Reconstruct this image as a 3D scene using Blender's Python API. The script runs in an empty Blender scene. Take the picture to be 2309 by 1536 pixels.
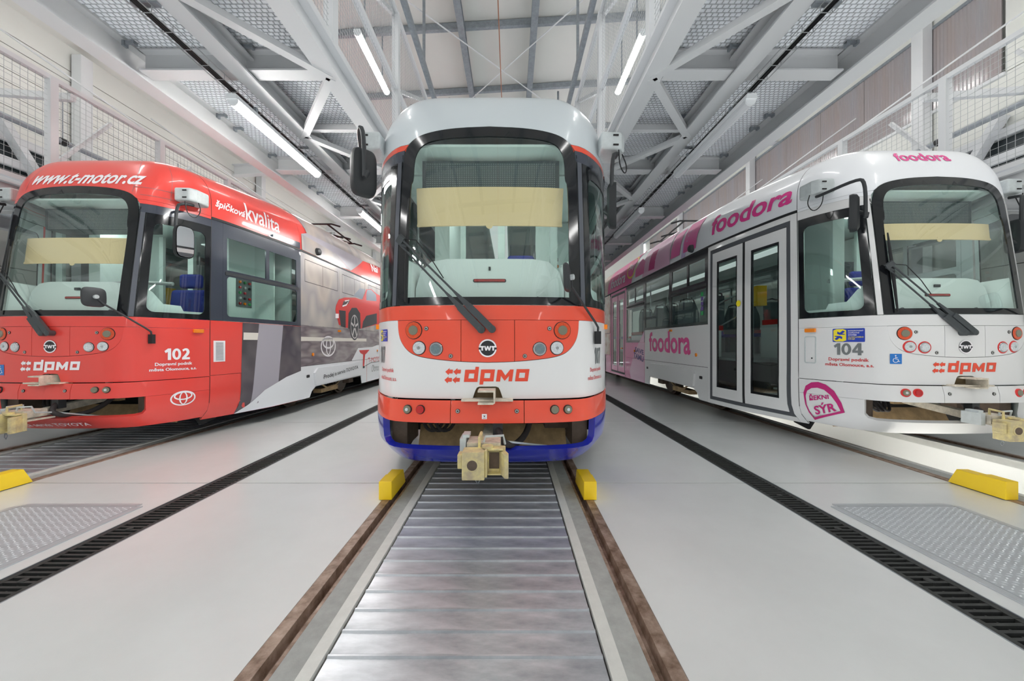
import bpy, bmesh, math, random
import numpy as np
from mathutils import Vector, Matrix
from mathutils.geometry import delaunay_2d_cdt

random.seed(7)
S = bpy.context.scene
COL = S.collection

# ---------------------------------------------------------------- camera, world, exposure
cam = bpy.data.cameras.new('camera'); cam_o = bpy.data.objects.new('camera', cam); COL.objects.link(cam_o)
cam.sensor_width = 36.0; cam.sensor_fit = 'HORIZONTAL'; cam.lens = 36.0 * 830.0 / 2309.0
cam.shift_x = 2.5 / 2309.0; cam.shift_y = 5.0 / 2309.0
cam.clip_start = .05; cam.clip_end = 200
cam_o.location = (.17, 0, 1.16); cam_o.rotation_euler = (math.pi / 2, 0, 0)
S.camera = cam_o
W = bpy.data.worlds.new('world'); S.world = W; W.use_nodes = True
W.node_tree.nodes['Background'].inputs[0].default_value = (.9, .95, 1, 1)
W.node_tree.nodes['Background'].inputs[1].default_value = 2.6
S.view_settings.view_transform = 'Standard'; S.view_settings.look = 'None'
S.view_settings.gamma = 1.0; S.view_settings.use_curve_mapping = False
S.view_settings.exposure = 0.62
LAMP_LOW, LAMP_HIGH, LAMP_PIT, FILL_CAB = 50.0, 22.0, 18.0, 12.0     # strength of the tube lights, last the added cab fill
cy = S.cycles
cy.use_denoising = True; cy.max_bounces = 5; cy.diffuse_bounces = 3; cy.glossy_bounces = 3
cy.use_adaptive_sampling = True; cy.adaptive_threshold = .1; cy.use_light_tree = False
cy.use_fast_gi = True; cy.fast_gi_method = 'REPLACE'; cy.ao_bounces_render = 2; W.light_settings.distance = 6.0; W.light_settings.ao_factor = 1.0
cy.transparent_max_bounces = 14; cy.sample_clamp_indirect = 6.0; cy.caustics_reflective = False; cy.caustics_refractive = False

# ---------------------------------------------------------------- materials
def lin(c):
    return tuple(((x / 255) / 12.92 if x / 255 <= .04045 else ((x / 255 + .055) / 1.055) ** 2.4) for x in c)
def mat(name, rgb, rough=.5, metal=0., noise=0., nscale=12., bump=0., bscale=200., coat=0., emit=0., spec=.5, stretch=None, dark=None):
    m = bpy.data.materials.new(name); m.use_nodes = True
    nt = m.node_tree; b = nt.nodes['Principled BSDF']; c = lin(rgb)
    b.inputs['Base Color'].default_value = (*c, 1); b.inputs['Roughness'].default_value = rough
    b.inputs['Metallic'].default_value = metal; b.inputs['Coat Weight'].default_value = coat
    b.inputs['Coat Roughness'].default_value = .06; b.inputs['Specular IOR Level'].default_value = spec
    if emit:
        b.inputs['Emission Color'].default_value = (*c, 1); b.inputs['Emission Strength'].default_value = emit
    if noise or bump:
        tc = nt.nodes.new('ShaderNodeTexCoord'); mp = nt.nodes.new('ShaderNodeMapping')
        nt.links.new(tc.outputs['Object'], mp.inputs[0])
        if stretch: mp.inputs['Scale'].default_value = stretch
    if noise:
        n = nt.nodes.new('ShaderNodeTexNoise'); n.inputs['Scale'].default_value = nscale; n.inputs['Detail'].default_value = 7
        n.inputs['Roughness'].default_value = .65
        r = nt.nodes.new('ShaderNodeValToRGB'); r.color_ramp.elements[0].position = .33; r.color_ramp.elements[1].position = .68
        d = lin(dark) if dark else tuple(x * (1 - noise) for x in c)
        r.color_ramp.elements[0].color = (*d, 1); r.color_ramp.elements[1].color = (*[min(1, x * (1 + noise * .5)) for x in c], 1)
        nt.links.new(mp.outputs[0], n.inputs['Vector']); nt.links.new(n.outputs['Fac'], r.inputs[0])
        nt.links.new(r.outputs[0], b.inputs['Base Color'])
    if bump:
        n2 = nt.nodes.new('ShaderNodeTexNoise'); n2.inputs['Scale'].default_value = bscale; n2.inputs['Detail'].default_value = 3
        bp = nt.nodes.new('ShaderNodeBump'); bp.inputs['Strength'].default_value = bump; bp.inputs['Distance'].default_value = .004
        nt.links.new(mp.outputs[0], n2.inputs['Vector']); nt.links.new(n2.outputs['Fac'], bp.inputs['Height'])
        nt.links.new(bp.outputs[0], b.inputs['Normal'])
    return m
def glass_mat(name, rgb, base=.06, gain=.75):
    m = bpy.data.materials.new(name); m.use_nodes = True; nt = m.node_tree; nt.nodes.clear()
    out = nt.nodes.new('ShaderNodeOutputMaterial'); mix = nt.nodes.new('ShaderNodeMixShader')
    tr = nt.nodes.new('ShaderNodeBsdfTransparent'); gl = nt.nodes.new('ShaderNodeBsdfGlossy')
    tr.inputs[0].default_value = (*lin(rgb), 1); gl.inputs['Roughness'].default_value = .015
    gl.inputs['Color'].default_value = (.95, 1, .98, 1)
    lw = nt.nodes.new('ShaderNodeLayerWeight'); lw.inputs[0].default_value = .5
    p = nt.nodes.new('ShaderNodeMath'); p.operation = 'POWER'; p.inputs[1].default_value = 4
    g = nt.nodes.new('ShaderNodeMath'); g.operation = 'MULTIPLY_ADD'; g.inputs[1].default_value = gain; g.inputs[2].default_value = base
    nt.links.new(lw.outputs['Facing'], p.inputs[0]); nt.links.new(p.outputs[0], g.inputs[0])
    nt.links.new(g.outputs[0], mix.inputs[0]); nt.links.new(tr.outputs[0], mix.inputs[1]); nt.links.new(gl.outputs[0], mix.inputs[2])
    nt.links.new(mix.outputs[0], out.inputs[0])
    return m
def print_mat(name, cols, scale, rough=.3, stretch=(1, 1, 1)):
    """printed film: soft blotches of several colours"""
    m = mat(name, cols[0], rough, noise=.3, nscale=scale, coat=.4, stretch=stretch)
    r = [n for n in m.node_tree.nodes if n.type == 'VALTORGB'][0].color_ramp
    while len(r.elements) < len(cols): r.elements.new(.5)
    for i, c in enumerate(cols):
        r.elements[i].position = .3 + .42 * i / (len(cols) - 1); r.elements[i].color = (*lin(c), 1)
    [n for n in m.node_tree.nodes if n.type == 'TEX_NOISE'][0].inputs['Detail'].default_value = 2
    return m
M = {
 'floor': mat('floor_epoxy', (208, 209, 207), .24, noise=.05, nscale=1.3, bump=.05, bscale=160),
 'joint': mat('floor_joint', (96, 88, 78), .8), 'concrete': mat('concrete', (158, 159, 155), .8, noise=.14, nscale=16, bump=.2),
 'edge': mat('painted_edge', (200, 200, 194), .45, noise=.06, nscale=20),
 'rail': mat('rusty_rail', (158, 138, 124), .5, metal=.25, noise=.35, nscale=14, bump=.3, bscale=60, dark=(104, 80, 62)),
 'plank': mat('galvanised_plank', (204, 206, 209), .33, metal=.5, noise=.22, nscale=1.7, stretch=(1, 3, 1), dark=(138, 142, 147)),
 'grate': mat('cast_grate', (62, 63, 62), .6, metal=.4, noise=.2, nscale=40), 'black': mat('black_void', (12, 12, 12), .9),
 'bump': mat('tread_bumps_highlight', (226, 228, 230), .3, metal=.3), 'tread': mat('tread_plate', (182, 185, 188), .4, metal=.3, noise=.1, nscale=9),  # bumps lighter than their plate: highlights put into the colour
 'stop': mat('yellow_paint', (236, 196, 12), .45), 'steel': mat('painted_steel', (205, 205, 205), .42),
 'galv': mat('galvanised_steel', (150, 155, 160), .45, metal=.5, noise=.2, nscale=14), 'sheet': mat('walkway_sheet', (246, 248, 251), .5, noise=.03, nscale=5),
 'bars': mat('walkway_bars', (192, 194, 196), .5), 'wire': mat('wire_mesh', (170, 172, 172), .4, metal=.3),
 'wall': mat('wall_panel', (216, 215, 208), .42, noise=.02, nscale=.6), 'roof': mat('roof_panel', (206, 204, 197), .55, noise=.03, nscale=.5),
 'poly': mat('polycarbonate', (150, 146, 149), .18, noise=.1, nscale=1.0, stretch=(1, 3, .3), dark=(156, 142, 138), spec=.9),
 'band': mat('dark_glass', (58, 64, 66), .15), 'housing': mat('lamp_housing', (228, 229, 229), .45), 'off': mat('unlit_diffuser', (206, 206, 208), .35),
 'low': mat('lit_diffuser_low', (255, 254, 252), .4, emit=LAMP_LOW), 'low2': mat('lit_diffuser_dimmed', (255, 254, 252), .4, emit=LAMP_LOW * .3), 'high': mat('lit_diffuser_high', (255, 254, 252), .4, emit=LAMP_HIGH),
 'pitlamp': mat('lit_diffuser_pit', (255, 253, 246), .4, emit=LAMP_PIT), 'cabfill': mat('cab_fill_glow', (245, 255, 252), .4, emit=FILL_CAB),  # the tram one is an added fill glow for the cabs
 'cable': mat('black_cable', (26, 26, 28), .5), 'copper': mat('copper_wire', (176, 118, 92), .35, metal=.8), 'pitwhite': mat('pit_paint', (232, 232, 228), .35),
}

# ---------------------------------------------------------------- mesh helpers
def link(name, me, m=None, parent=None):
    o = bpy.data.objects.new(name, me); COL.objects.link(o)
    if m is not None and me is not None and not me.materials:
        for x in (m if isinstance(m, (list, tuple)) else [m]): me.materials.append(x)
    if parent is not None: o.parent = parent
    return o
def tag(o, label=None, cat=None, group=None, kind=None):
    if label: o['label'] = label
    if cat: o['category'] = cat
    if group: o['group'] = group
    if kind: o['kind'] = kind
    return o
def empty(name, loc=(0, 0, 0), label=None, cat=None, group=None, kind=None):
    o = bpy.data.objects.new(name, None); COL.objects.link(o); o.location = loc; o.empty_display_size = .1
    return tag(o, label, cat, group, kind)
class MB:
    def __init__(s): s.v = []; s.f = []; s.mi = []; s.cur = 0
    def add(s, vs, fs):
        n = len(s.v); s.v += [tuple(x) for x in vs]
        s.f += [tuple(i + n for i in f) for f in fs]; s.mi += [s.cur] * len(fs); return s
    def obox(s, c, ax, ay, az):
        c = Vector(c); vs = [c + sx * ax + sy * ay + sz * az for sx in (-1, 1) for sy in (-1, 1) for sz in (-1, 1)]
        fs = [(0, 1, 3, 2), (4, 6, 7, 5), (0, 4, 5, 1), (2, 3, 7, 6), (0, 2, 6, 4), (1, 5, 7, 3)]
        if ax.cross(ay).dot(az) < 0: fs = [f[::-1] for f in fs]
        return s.add(vs, fs)
    def box(s, x0, x1, y0, y1, z0, z1):
        return s.obox(((x0 + x1) / 2, (y0 + y1) / 2, (z0 + z1) / 2), Vector(((x1 - x0) / 2, 0, 0)), Vector((0, (y1 - y0) / 2, 0)), Vector((0, 0, (z1 - z0) / 2)))
    def beam(s, p0, p1, w, h, up=(0, 0, 1)):
        p0, p1 = Vector(p0), Vector(p1); d = (p1 - p0); a = d.normalized(); u = Vector(up)
        x = a.cross(u); x = x.normalized() if x.length > 1e-4 else a.cross(Vector((1, 0, 0))).normalized(); z = x.cross(a)
        return s.obox((p0 + p1) / 2, d / 2, x * (w / 2), z * (h / 2))
    def ibeam(s, p0, p1, w, h, tf=.014, tw=.012):
        p0, p1 = Vector(p0), Vector(p1); a = (p1 - p0).normalized(); x = a.cross(Vector((0, 0, 1))).normalized(); z = x.cross(a)
        s.beam(p0, p1, tw, h - 2 * tf)
        for k in (-1, 1): s.beam(p0 + z * k * (h / 2 - tf / 2), p1 + z * k * (h / 2 - tf / 2), w, tf)
        return s
    def tube(s, pts, r, n=8, caps=True):
        pts = [Vector(p) for p in pts]; rs = r if isinstance(r, (list, tuple)) else [r] * len(pts)
        base = len(s.v); ref = None
        for i, p in enumerate(pts):
            t = (pts[min(i + 1, len(pts) - 1)] - pts[max(i - 1, 0)]).normalized()
            if ref is None: ref = t.orthogonal().normalized()
            ref = (ref - t * ref.dot(t)); ref = ref.normalized() if ref.length > 1e-5 else t.orthogonal().normalized()
            q = t.cross(ref)
            s.v += [tuple(p + (ref * math.cos(2 * math.pi * k / n) + q * math.sin(2 * math.pi * k / n)) * rs[i]) for k in range(n)]
        for i in range(len(pts) - 1):
            for k in range(n):
                a, b = base + i * n + k, base + i * n + (k + 1) % n
                s.f.append((a, b, b + n, a + n)); s.mi.append(s.cur)
        if caps:
            s.f.append(tuple(base + k for k in range(n))[::-1]); s.mi.append(s.cur)
            e = base + (len(pts) - 1) * n; s.f.append(tuple(e + k for k in range(n))); s.mi.append(s.cur)
        return s
    def lathe(s, prof, c, axis, n=20):
        c, a = Vector(c), Vector(axis).normalized(); x = a.orthogonal().normalized(); y = a.cross(x); base = len(s.v)
        for r, h in prof:
            s.v += [tuple(c + a * h + (x * math.cos(2 * math.pi * k / n) + y * math.sin(2 * math.pi * k / n)) * r) for k in range(n)]
        for i in range(len(prof) - 1):
            for k in range(n):
                p, q = base + i * n + k, base + i * n + (k + 1) % n
                s.f.append((p, q, q + n, p + n)); s.mi.append(s.cur)
        s.f.append(tuple(base + k for k in range(n))[::-1]); s.mi.append(s.cur)
        e = base + (len(prof) - 1) * n; s.f.append(tuple(e + k for k in range(n))); s.mi.append(s.cur)
        return s
    def prism(s, poly, o, ux, uy, d):
        o, ux, uy, d = Vector(o), Vector(ux), Vector(uy), Vector(d); n = len(poly)
        a = [o + ux * x + uy * y for x, y in poly]; b = [p + d for p in a]
        fs = [tuple(range(n))[::-1], tuple(range(n, 2 * n))] + [(i, (i + 1) % n, (i + 1) % n + n, i + n) for i in range(n)]
        if ux.cross(uy).dot(d) < 0: fs = [f[::-1] for f in fs]
        return s.add(a + b, fs)
    def mesh(s, name, m=None, smooth=False):
        me = bpy.data.meshes.new(name); me.from_pydata(s.v, [], s.f)
        if m is not None:
            for x in (m if isinstance(m, (list, tuple)) else [m]): me.materials.append(x)
        if any(s.mi): me.polygons.foreach_set('material_index', s.mi)
        if smooth:
            me.polygons.foreach_set('use_smooth', [True] * len(me.polygons)); me.set_sharp_from_angle(angle=math.radians(38))
        me.update(); return me
    def build(s, name, m, parent=None, smooth=False): return link(name, s.mesh(name, m, smooth), None, parent)
def quads(name, A, m, parent=None, kind=None):
    """A: (n,4,3) numpy quads joined into one mesh"""
    A = np.asarray(A, dtype=np.float32); n = len(A); me = bpy.data.meshes.new(name)
    me.vertices.add(n * 4); me.vertices.foreach_set('co', A.reshape(-1)); me.loops.add(n * 4); me.polygons.add(n)
    me.loops.foreach_set('vertex_index', np.arange(n * 4, dtype=np.int32)); me.polygons.foreach_set('loop_start', np.arange(n, dtype=np.int32) * 4)
    me.update(calc_edges=True); me.materials.append(m)
    o = link(name, me, None, parent)
    if kind: o['kind'] = kind
    return o
def bar_quads(p0, p1, w, axis):
    """square wires between arrays p0,p1 (n,3), four sides each"""
    p0, p1 = np.asarray(p0, float), np.asarray(p1, float); d = p1 - p0; d /= np.linalg.norm(d, axis=1)[:, None]
    a = np.cross(d, np.array(axis, float)); a /= np.linalg.norm(a, axis=1)[:, None]; b = np.cross(d, a); out = []
    c = [(a + b), (a - b), (-a - b), (-a + b)]
    for i in range(4):
        u, v = c[i] * w / 2, c[(i + 1) % 4] * w / 2
        out.append(np.stack([p0 + u, p1 + u, p1 + v, p0 + v], 1))
    return np.concatenate(out)

# ---------------------------------------------------------------- hall: floor, tracks, drains
TRX = (-4.6, 0.0, 4.6)
Y0, Y1 = -7.0, 22.0
XW = 8.1
WALLZ = lambda x: 7.2 + .06 * x
b = MB(); b.box(-XW, 4.05, Y0, Y1, -.30, -.07); b.box(5.15, XW, Y0, Y1, -.30, -.07)
FLOOR = tag(b.build('floor', M['joint']), 'pale grey epoxy hall floor cut by joints', 'floor', kind='structure')
YJ = (Y0, .74, 3.04, 5.35, 7.65, 9.95, 12.25, 14.6, 17.0, Y1)
for xa, xb in ((-XW, -5.382), (-3.818, -2.328), (-2.102, -.782), (.782, 2.102), (2.328, 3.818), (5.382, XW)):
    for ya, yb in zip(YJ[:-1], YJ[1:]):
        MB().box(xa, xb, ya + .006, yb - .006, -.069, 0).build('floor_slab', M['floor'], FLOOR)
plank_me = MB().prism([(0, -.03), (.117, -.03), (.117, -.011), (.114, -.004), (.106, -.004), (.101, -.011), (.004, -.012), (0, -.016)], (-.512, 0, 0), (0, 1, 0), (0, 0, 1), (1.024, 0, 0)).mesh('plank', M['plank'])
rail_prof = [(.78, -.065), (.78, .001), (.776, .004), (.722, .004), (.717, -.045), (.690, -.05), (.684, -.006), (.668, -.006), (.668, -.065)]
for ti, (X0, nm) in enumerate(zip(TRX, ('left', 'middle', 'right'))):
    for sgn, sd in ((-1, 'left-hand'), (1, 'right-hand')):
        r = MB().prism([(x * sgn, z) for x, z in rail_prof], (X0, Y0, 0), (1, 0, 0), (0, 0, 1), (0, Y1 - Y0, 0)).build('grooved_rail', M['rail'])
        tag(r, f'rusty brown grooved rail, {sd} rail of the {nm} track', 'rail', 'rails set in the floor')
        c = MB().box(*sorted((X0 + sgn * .572, X0 + sgn * .6675)), Y0, Y1, -.0695, -.006).build('trim_concrete', M['concrete'], FLOOR)
        c = MB().box(*sorted((X0 + sgn * .52, X0 + sgn * .5715)), Y0, Y1, -.0695, .003).build('trim_edge', M['edge'], FLOOR)
        # wheel stop on each rail
        ws = MB().prism([(0, .005), (.36, .005), (.30, .13), (.16, .13), (.155, .14), (.0, .14)], (X0 + sgn * .80, 2.70, 0), (0, 1, 0), (0, 0, 1), (-sgn * .095, 0, 0)).build('wheel_stop', M['stop'])
        bv = ws.modifiers.new('bevel', 'BEVEL'); bv.width = .004; bv.segments = 2
        tag(ws, f'yellow wedge wheel stop on the {sd} rail of the {nm} track', 'wheel stop', 'yellow wheel stops')
    if ti < 2:
        pc = empty('pit_cover', (X0, 0, 0), f'galvanised metal planks covering the pit of the {nm} track', 'pit cover', 'pit covers')
        MB().box(-.52, .52, Y0, Y1, -.068, -.04).build('pit_bed', M['black'], pc)
        for k in range(-6, 68 if ti == 1 else 78):
            o = link('plank', plank_me, None, pc); o.location = (0, .9 + k * .1206, 0)
# open, lit pit under the right track
PIT = MB(); PIT.cur = 0
PIT.box(4.05, 4.08, Y0, Y1, -1.5, -.0); PIT.box(5.12, 5.15, Y0, Y1, -1.5, -.0); PIT.box(4.05, 5.15, Y0, Y1, -1.55, -1.5)
tag(PIT.build('floor_pit', M['pitwhite']), 'white lit inspection pit below the right track', 'pit', kind='structure')
for k in range(6):
    t = empty('pit_lamp', (4.11, 1.2 + k * 2.9, -.22), 'slim lit tube lamp on the wall of the open pit, %s from the camera' % ('nearest', 'second', 'third', 'fourth', 'fifth', 'sixth')[k], 'lamp', 'lamps in the open pit')
    MB().box(-.03, 0, -.75, .75, -.05, .05).build('housing', M['housing'], t)
    MB().box(0, .045, -.72, .72, -.035, .035).build('diffuser', M['pitlamp'], t)
# drains
def grate_mesh():
    b = MB(); L, Wd, n = .5, .21, 13; p = L / n
    for x in (-1, 1): b.box(x * .105 - (.03 if x > 0 else 0), x * .105 + (0 if x > 0 else .03), 0, L - .002, -.03, -.002)
    b.box(-.005, .005, 0, L, -.03, -.016)
    for k in range(n): b.box(-.076, .076, k * p, k * p + .016, -.03, -.003)
    b.lathe([(.02, -.03), (.02, -.001), (.012, .001)], (0, L * .5, 0), (0, 0, 1), 10)
    return b.mesh('grate', M['grate'])
gm = grate_mesh()
for sgn, nm in ((-1, 'left'), (1, 'right')):
    d = empty('drain_channel', (sgn * 2.215, 0, 0), f'black slotted floor drain between the middle and {nm} tracks', 'drain', 'slotted floor drains')
    MB().box(-.108, .108, Y0, Y1, -.0695, -.045).build('channel', M['black'], d)
    for x in (-1, 1): MB().box(x * .111 - .003, x * .111 + .003, Y0, Y1, -.0695, .0015).build('frame', M['galv'], d)
    for k in range(40): link('grate', gm, None, d).location = (0, .55 + k * .5, 0)
    # tread plate
    tp = empty('tread_plate', (sgn * 2.885, 0, 0), f'galvanised tread plate hatch in the floor beside the {nm} track', 'floor hatch', 'tread plate hatches')
    for ya, yb in ((-.2, 1.2), (1.206, 2.6)):
        MB().box(-.405, .405, ya, yb, 0.0006, .005).build('hatch_plate', M['tread'], tp)
    for a in ((-.455, -.411, -.2, 2.6), (.411, .455, -.2, 2.6), (-.411, .411, 2.604, 2.64)):
        MB().box(*a[:2], *a[2:], 0.0006, .0055).build('hatch_frame', M['tread'], tp)
    g = []
    for i in range(30):
        for j in range(88):
            x, y = -.39 + i * .027, -.18 + j * .0315 + (i % 2) * .0157
            if abs(y - 1.203) < .016 or y > 2.585: continue
            a = .0125; w = .0048; up = (i + j) % 2
            dx, dy = (a * .8, a * .6) if up else (a * .8, -a * .6); nx, ny = -dy / a * w, dx / a * w
            t = [(x - dx, y - dy, .005), (x + nx, y + ny, .005), (x, y, .0095), (x - nx, y - ny, .005), (x + dx, y + dy, .005)]
            g += [[t[0], t[3], t[2], t[1]], [t[4], t[1], t[2], t[3]]]
    quads('tread_pattern', g, M['bump'], tp, 'stuff')

# ---------------------------------------------------------------- hall: walls and roof
def wall_panels(nm, x, sg, zs, ya, yb, parent, m):
    for z0, z1 in zs:
        b = MB(); b.box(*sorted((x, x + sg * .1)), ya, yb, z0 + .006, z1 - .006)
        b.build('wall_panel', m, parent)
wl = tag(MB().box(-XW - .2, -XW - .1, Y0, Y1, -.07, 7.4).build('wall_left', M['wall']), 'white ribbed panel wall along the left side', 'wall', kind='structure')
wall_panels('l', -XW, -1, [(0, 1.2), (1.2, 2.4), (2.4, 3.6), (3.6, 3.9)], Y0, Y1, wl, M['wall'])
wall_panels('l', -XW, -1, [(3.9, 4.6)], 6.7, Y1, wl, M['wall'])
wall_panels('l', -XW, -1, [(4.6, 4.85), (4.85, 5.05), (5.05, 5.25), (5.25, 5.45), (5.45, 5.65), (5.65, 5.85), (5.85, 6.05), (6.05, 6.25), (6.25, 6.8)], Y0, Y1, wl, M['wall'])
wr = tag(MB().box(XW + .1, XW + .2, Y0, Y1, -.07, 7.8).build('wall_right', M['wall']), 'white panel wall along the right side', 'wall', kind='structure')
wall_panels('r', XW, 1, [(0, 1.2), (1.2, 2.4), (2.4, 3.6), (3.6, 3.9)], Y0, Y1, wr, M['wall'])
wall_panels('r', XW, 1, [(3.9, 4.6)], 6.7, Y1, wr, M['wall'])
wall_panels('r', XW, 1, [(4.6, 5.5), (7.05, 7.75)], Y0, Y1, wr, M['wall'])
wall_panels('r', XW, 1, [(5.5, 7.05)], Y0, 5.9, wr, M['wall'])
for sgn, nm, i in ((-1, 'left', 1), (1, 'right', 2)):
    wb = tag(MB().box(*sorted((sgn * (XW + .04), sgn * (XW + .09))), Y0, 6.7, 3.9, 4.6).build('window_%d' % i, M['band']), f'dark glazed strip window low in the {nm} wall', 'window', kind='structure')
    for z in (3.86, 4.13, 4.52): MB().box(*sorted((sgn * (XW - .06), sgn * XW)), Y0, 6.7, z - .07, z + .07).build('window_rail', M['steel'], wb)
    for k in range(9): MB().box(*sorted((sgn * (XW - .02), sgn * (XW + .04))), Y0 + 1.5 * k, Y0 + 1.5 * k + .05, 3.9, 4.6).build('window_mullion', M['steel'], wb)
pm = MB(); n = 40; wv = 1.15 / n
for k in range(n):
    x0, x1 = 0 if k % 2 else .012, .012 if k % 2 else 0
    pm.add([(x0, k * wv, 0), (x1, (k + 1) * wv, 0), (x1, (k + 1) * wv, 1.53), (x0, k * wv, 1.53)], [(0, 1, 2, 3)])
pm.box(.013, .03, 0, 1.15, 0, 1.53)
poly_me = pm.mesh('translucent_panel', M['poly'])
wp = tag(MB().box(XW - .03, XW + .05, 5.9, Y1, 7.03, 7.09).build('window_3', M['galv']), 'long band of fluted translucent panels high in the right wall', 'window', kind='structure')
MB().box(XW - .03, XW + .05, 5.9, Y1, 5.46, 5.51).build('window_sill', M['steel'], wp)
for k in range(13): link('translucent_panel', poly_me, None, wp).location = (XW - .012, 5.95 + k * 1.16, 5.505)
for sgn, nm in ((-1, 'left'), (1, 'right')):
    for k in range(4):
        y = 7.0 + 5.0 * k
        c = empty('wall_column', (sgn * (XW - .12), y, 0), f'white steel wall column, number {k + 1} from the camera on the {nm} wall', 'column', 'wall columns')
        MB().box(-.09, .09, -.1, .1, 0, WALLZ(sgn * 8) - .15).build('shaft', M['steel'], c)
        MB().beam((0, -1.15, 4.78), (0, -.5, 3.75), .1, .16, (1, 0, 0)).build('knee_brace', M['steel'], c)
wb = tag(MB().box(-XW, XW, Y1, Y1 + .2, 0, 7.9).build('wall_back', M['wall']), 'white end wall behind the trams', 'wall', kind='structure')
wf = tag(MB().box(-XW, XW, Y0 - .2, Y0, 0, 7.9).build('wall_front', M['wall']), 'white end wall with three sectional gates', 'wall', kind='structure')
for X0 in TRX:
    for k in range(8): MB().box(X0 - 1.8, X0 + 1.8, Y0, Y0 + .05, .02 + k * .56, .56 + k * .56).build('gate_section', M['galv'] if k in (2, 3) else M['steel'], wf)
rb = MB(); rb.prism([(-XW - .2, WALLZ(-XW - .2)), (XW + .2, WALLZ(XW + .2)), (XW + .2, WALLZ(XW + .2) + .15), (-XW - .2, WALLZ(-XW - .2) + .15)], (0, Y0 - .2, 0), (1, 0, 0), (0, 0, 1), (0, Y1 - Y0 + .4, 0))
ROOF = tag(rb.build('ceiling', M['roof']), 'off-white sloping roof panels over the hall', 'ceiling', kind='structure')
for k in range(16):
    y = -5.35 + 1.75 * k
    MB().beam((-5.2, y, WALLZ(-5.2) - .07), (5.2, y, WALLZ(5.2) - .07), .07, .12).build('purlin', M['galv'], ROOF)
for x in (-.74, .60, -4.2, 4.2, -6.2, 6.2):
    MB().ibeam((x, Y0, WALLZ(x) - .2), (x, Y1, WALLZ(x) - .2), .12, .14).build('roof_rail', M['galv'], ROOF)
for k in range(4):
    y = 6.05 + 3.55 * k
    for s in (-1, 1): MB().tube([(s * -1.6, y, WALLZ(s * -1.6) - .28), (s * 1.6, y + 3.5, WALLZ(s * 1.6) - .28)], .012, 6).build('roof_brace', M['steel'], ROOF)
for y in (-4.0, 1.0, 4.9, 11.0, 16.5):
    MB().ibeam((-XW, y, WALLZ(-XW) - .42), (XW, y, WALLZ(XW) - .42), .2, .32).build('roof_girder', M['steel'], ROOF) if y > 8 or y < 2 else None
tag(MB().tube([(0, Y0, 5.66), (0, Y1, 5.66)], .008, 6).build('contact_wire', M['copper']), 'thin copper overhead wire above the middle tram', 'wire')
for sgn, nm in ((-1, 'left'), (1, 'right')):
    r = empty('galvanised_guide_rail', (sgn * 1.30, 0, 5.85), f'galvanised guide rail hung high, {nm} of the overhead wire', 'guide rail', 'guide rails under the roof')
    MB().box(-.035, .035, Y0, Y1, -.05, .05).build('rail_body', M['galv'], r)
    for k in range(7): MB().box(-.02, .02, 1 + 2.6 * k, 1.05 + 2.6 * k, .0501, WALLZ(sgn * 1.3) - 5.85 - .27 + .17).build('hanger', M['galv'], r)

# ---------------------------------------------------------------- raised walkways with guard fences
YB = [-5.9 + 1.85 * k for k in range(-0, 15)]         # cross beam positions; includes 3.35 and 5.2
YB = [y - .1 for y in YB]
ZB, ZT = 3.49, 3.72
def grating(xa, xb, ya, yb, parent):
    cw, ch, h = .046, .036, .005
    ys = np.arange(ya, yb, ch); A = []
    n = len(ys)
    p0 = np.stack([np.full(n, xa), ys, np.full(n, ZT - h / 2)], 1); p1 = p0.copy(); p1[:, 0] = xb
    def strip(p0, p1, ax, t):          # two sides and bottom of a flat bar standing on edge
        o = np.zeros(3); o[ax] = t / 2; z = np.array([0, 0, h / 2])
        return [np.stack([p0 + o - z, p1 + o - z, p1 - o - z, p0 - o - z], 1), np.stack([p0 + o - z, p0 + o + z, p1 + o + z, p1 + o - z], 1), np.stack([p0 - o - z, p1 - o - z, p1 - o + z, p0 - o + z], 1)]
    A += strip(p0, p1, 1, .0035)
    xs = np.arange(xa, xb, cw); X, Y = np.meshgrid(xs, ys, indexing='ij'); Y = Y.astype(float)
    odd = (np.arange(len(ys)) % 2) * cw / 2; X = X + odd[None, :]
    p0 = np.stack([X.ravel(), Y.ravel(), np.full(X.size, ZT - h / 2)], 1); p1 = p0.copy(); p1[:, 1] += ch
    A += strip(p0, p1, 0, .006)
    return quads('grating', np.concatenate(A), M['bars'], parent, 'stuff')
def fence(parent, x, ya, yb, zs, ys, cell, wire=.003, name='mesh_panel'):
    """wire mesh panels between posts"""
    for y0, y1 in zip(ys[:-1], ys[1:]):
        for z0, z1 in zs:
            yv = np.arange(y0 + .03, y1 - .02, cell); zv = np.arange(z0 + .02, z1, cell)
            a0 = np.stack([np.full(len(yv), x), yv, np.full(len(yv), z0)], 1); a1 = a0.copy(); a1[:, 2] = z1
            b0 = np.stack([np.full(len(zv), x), np.full(len(zv), y0 + .03), zv], 1); b1 = b0.copy(); b1[:, 1] = y1 - .03
            quads(name, np.concatenate([bar_quads(a0, a1, wire, (1, 0, 0)), bar_quads(b0, b1, wire, (1, 0, 0))]), M['wire'], parent, 'stuff')
clamp_me = MB().box(-.05, .05, -.012, .012, -.02, 0).box(-.05, -.03, -.02, .02, -.045, .0).box(.03, .05, -.02, .02, -.03, .0).mesh('clamp', M['galv'])
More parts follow.
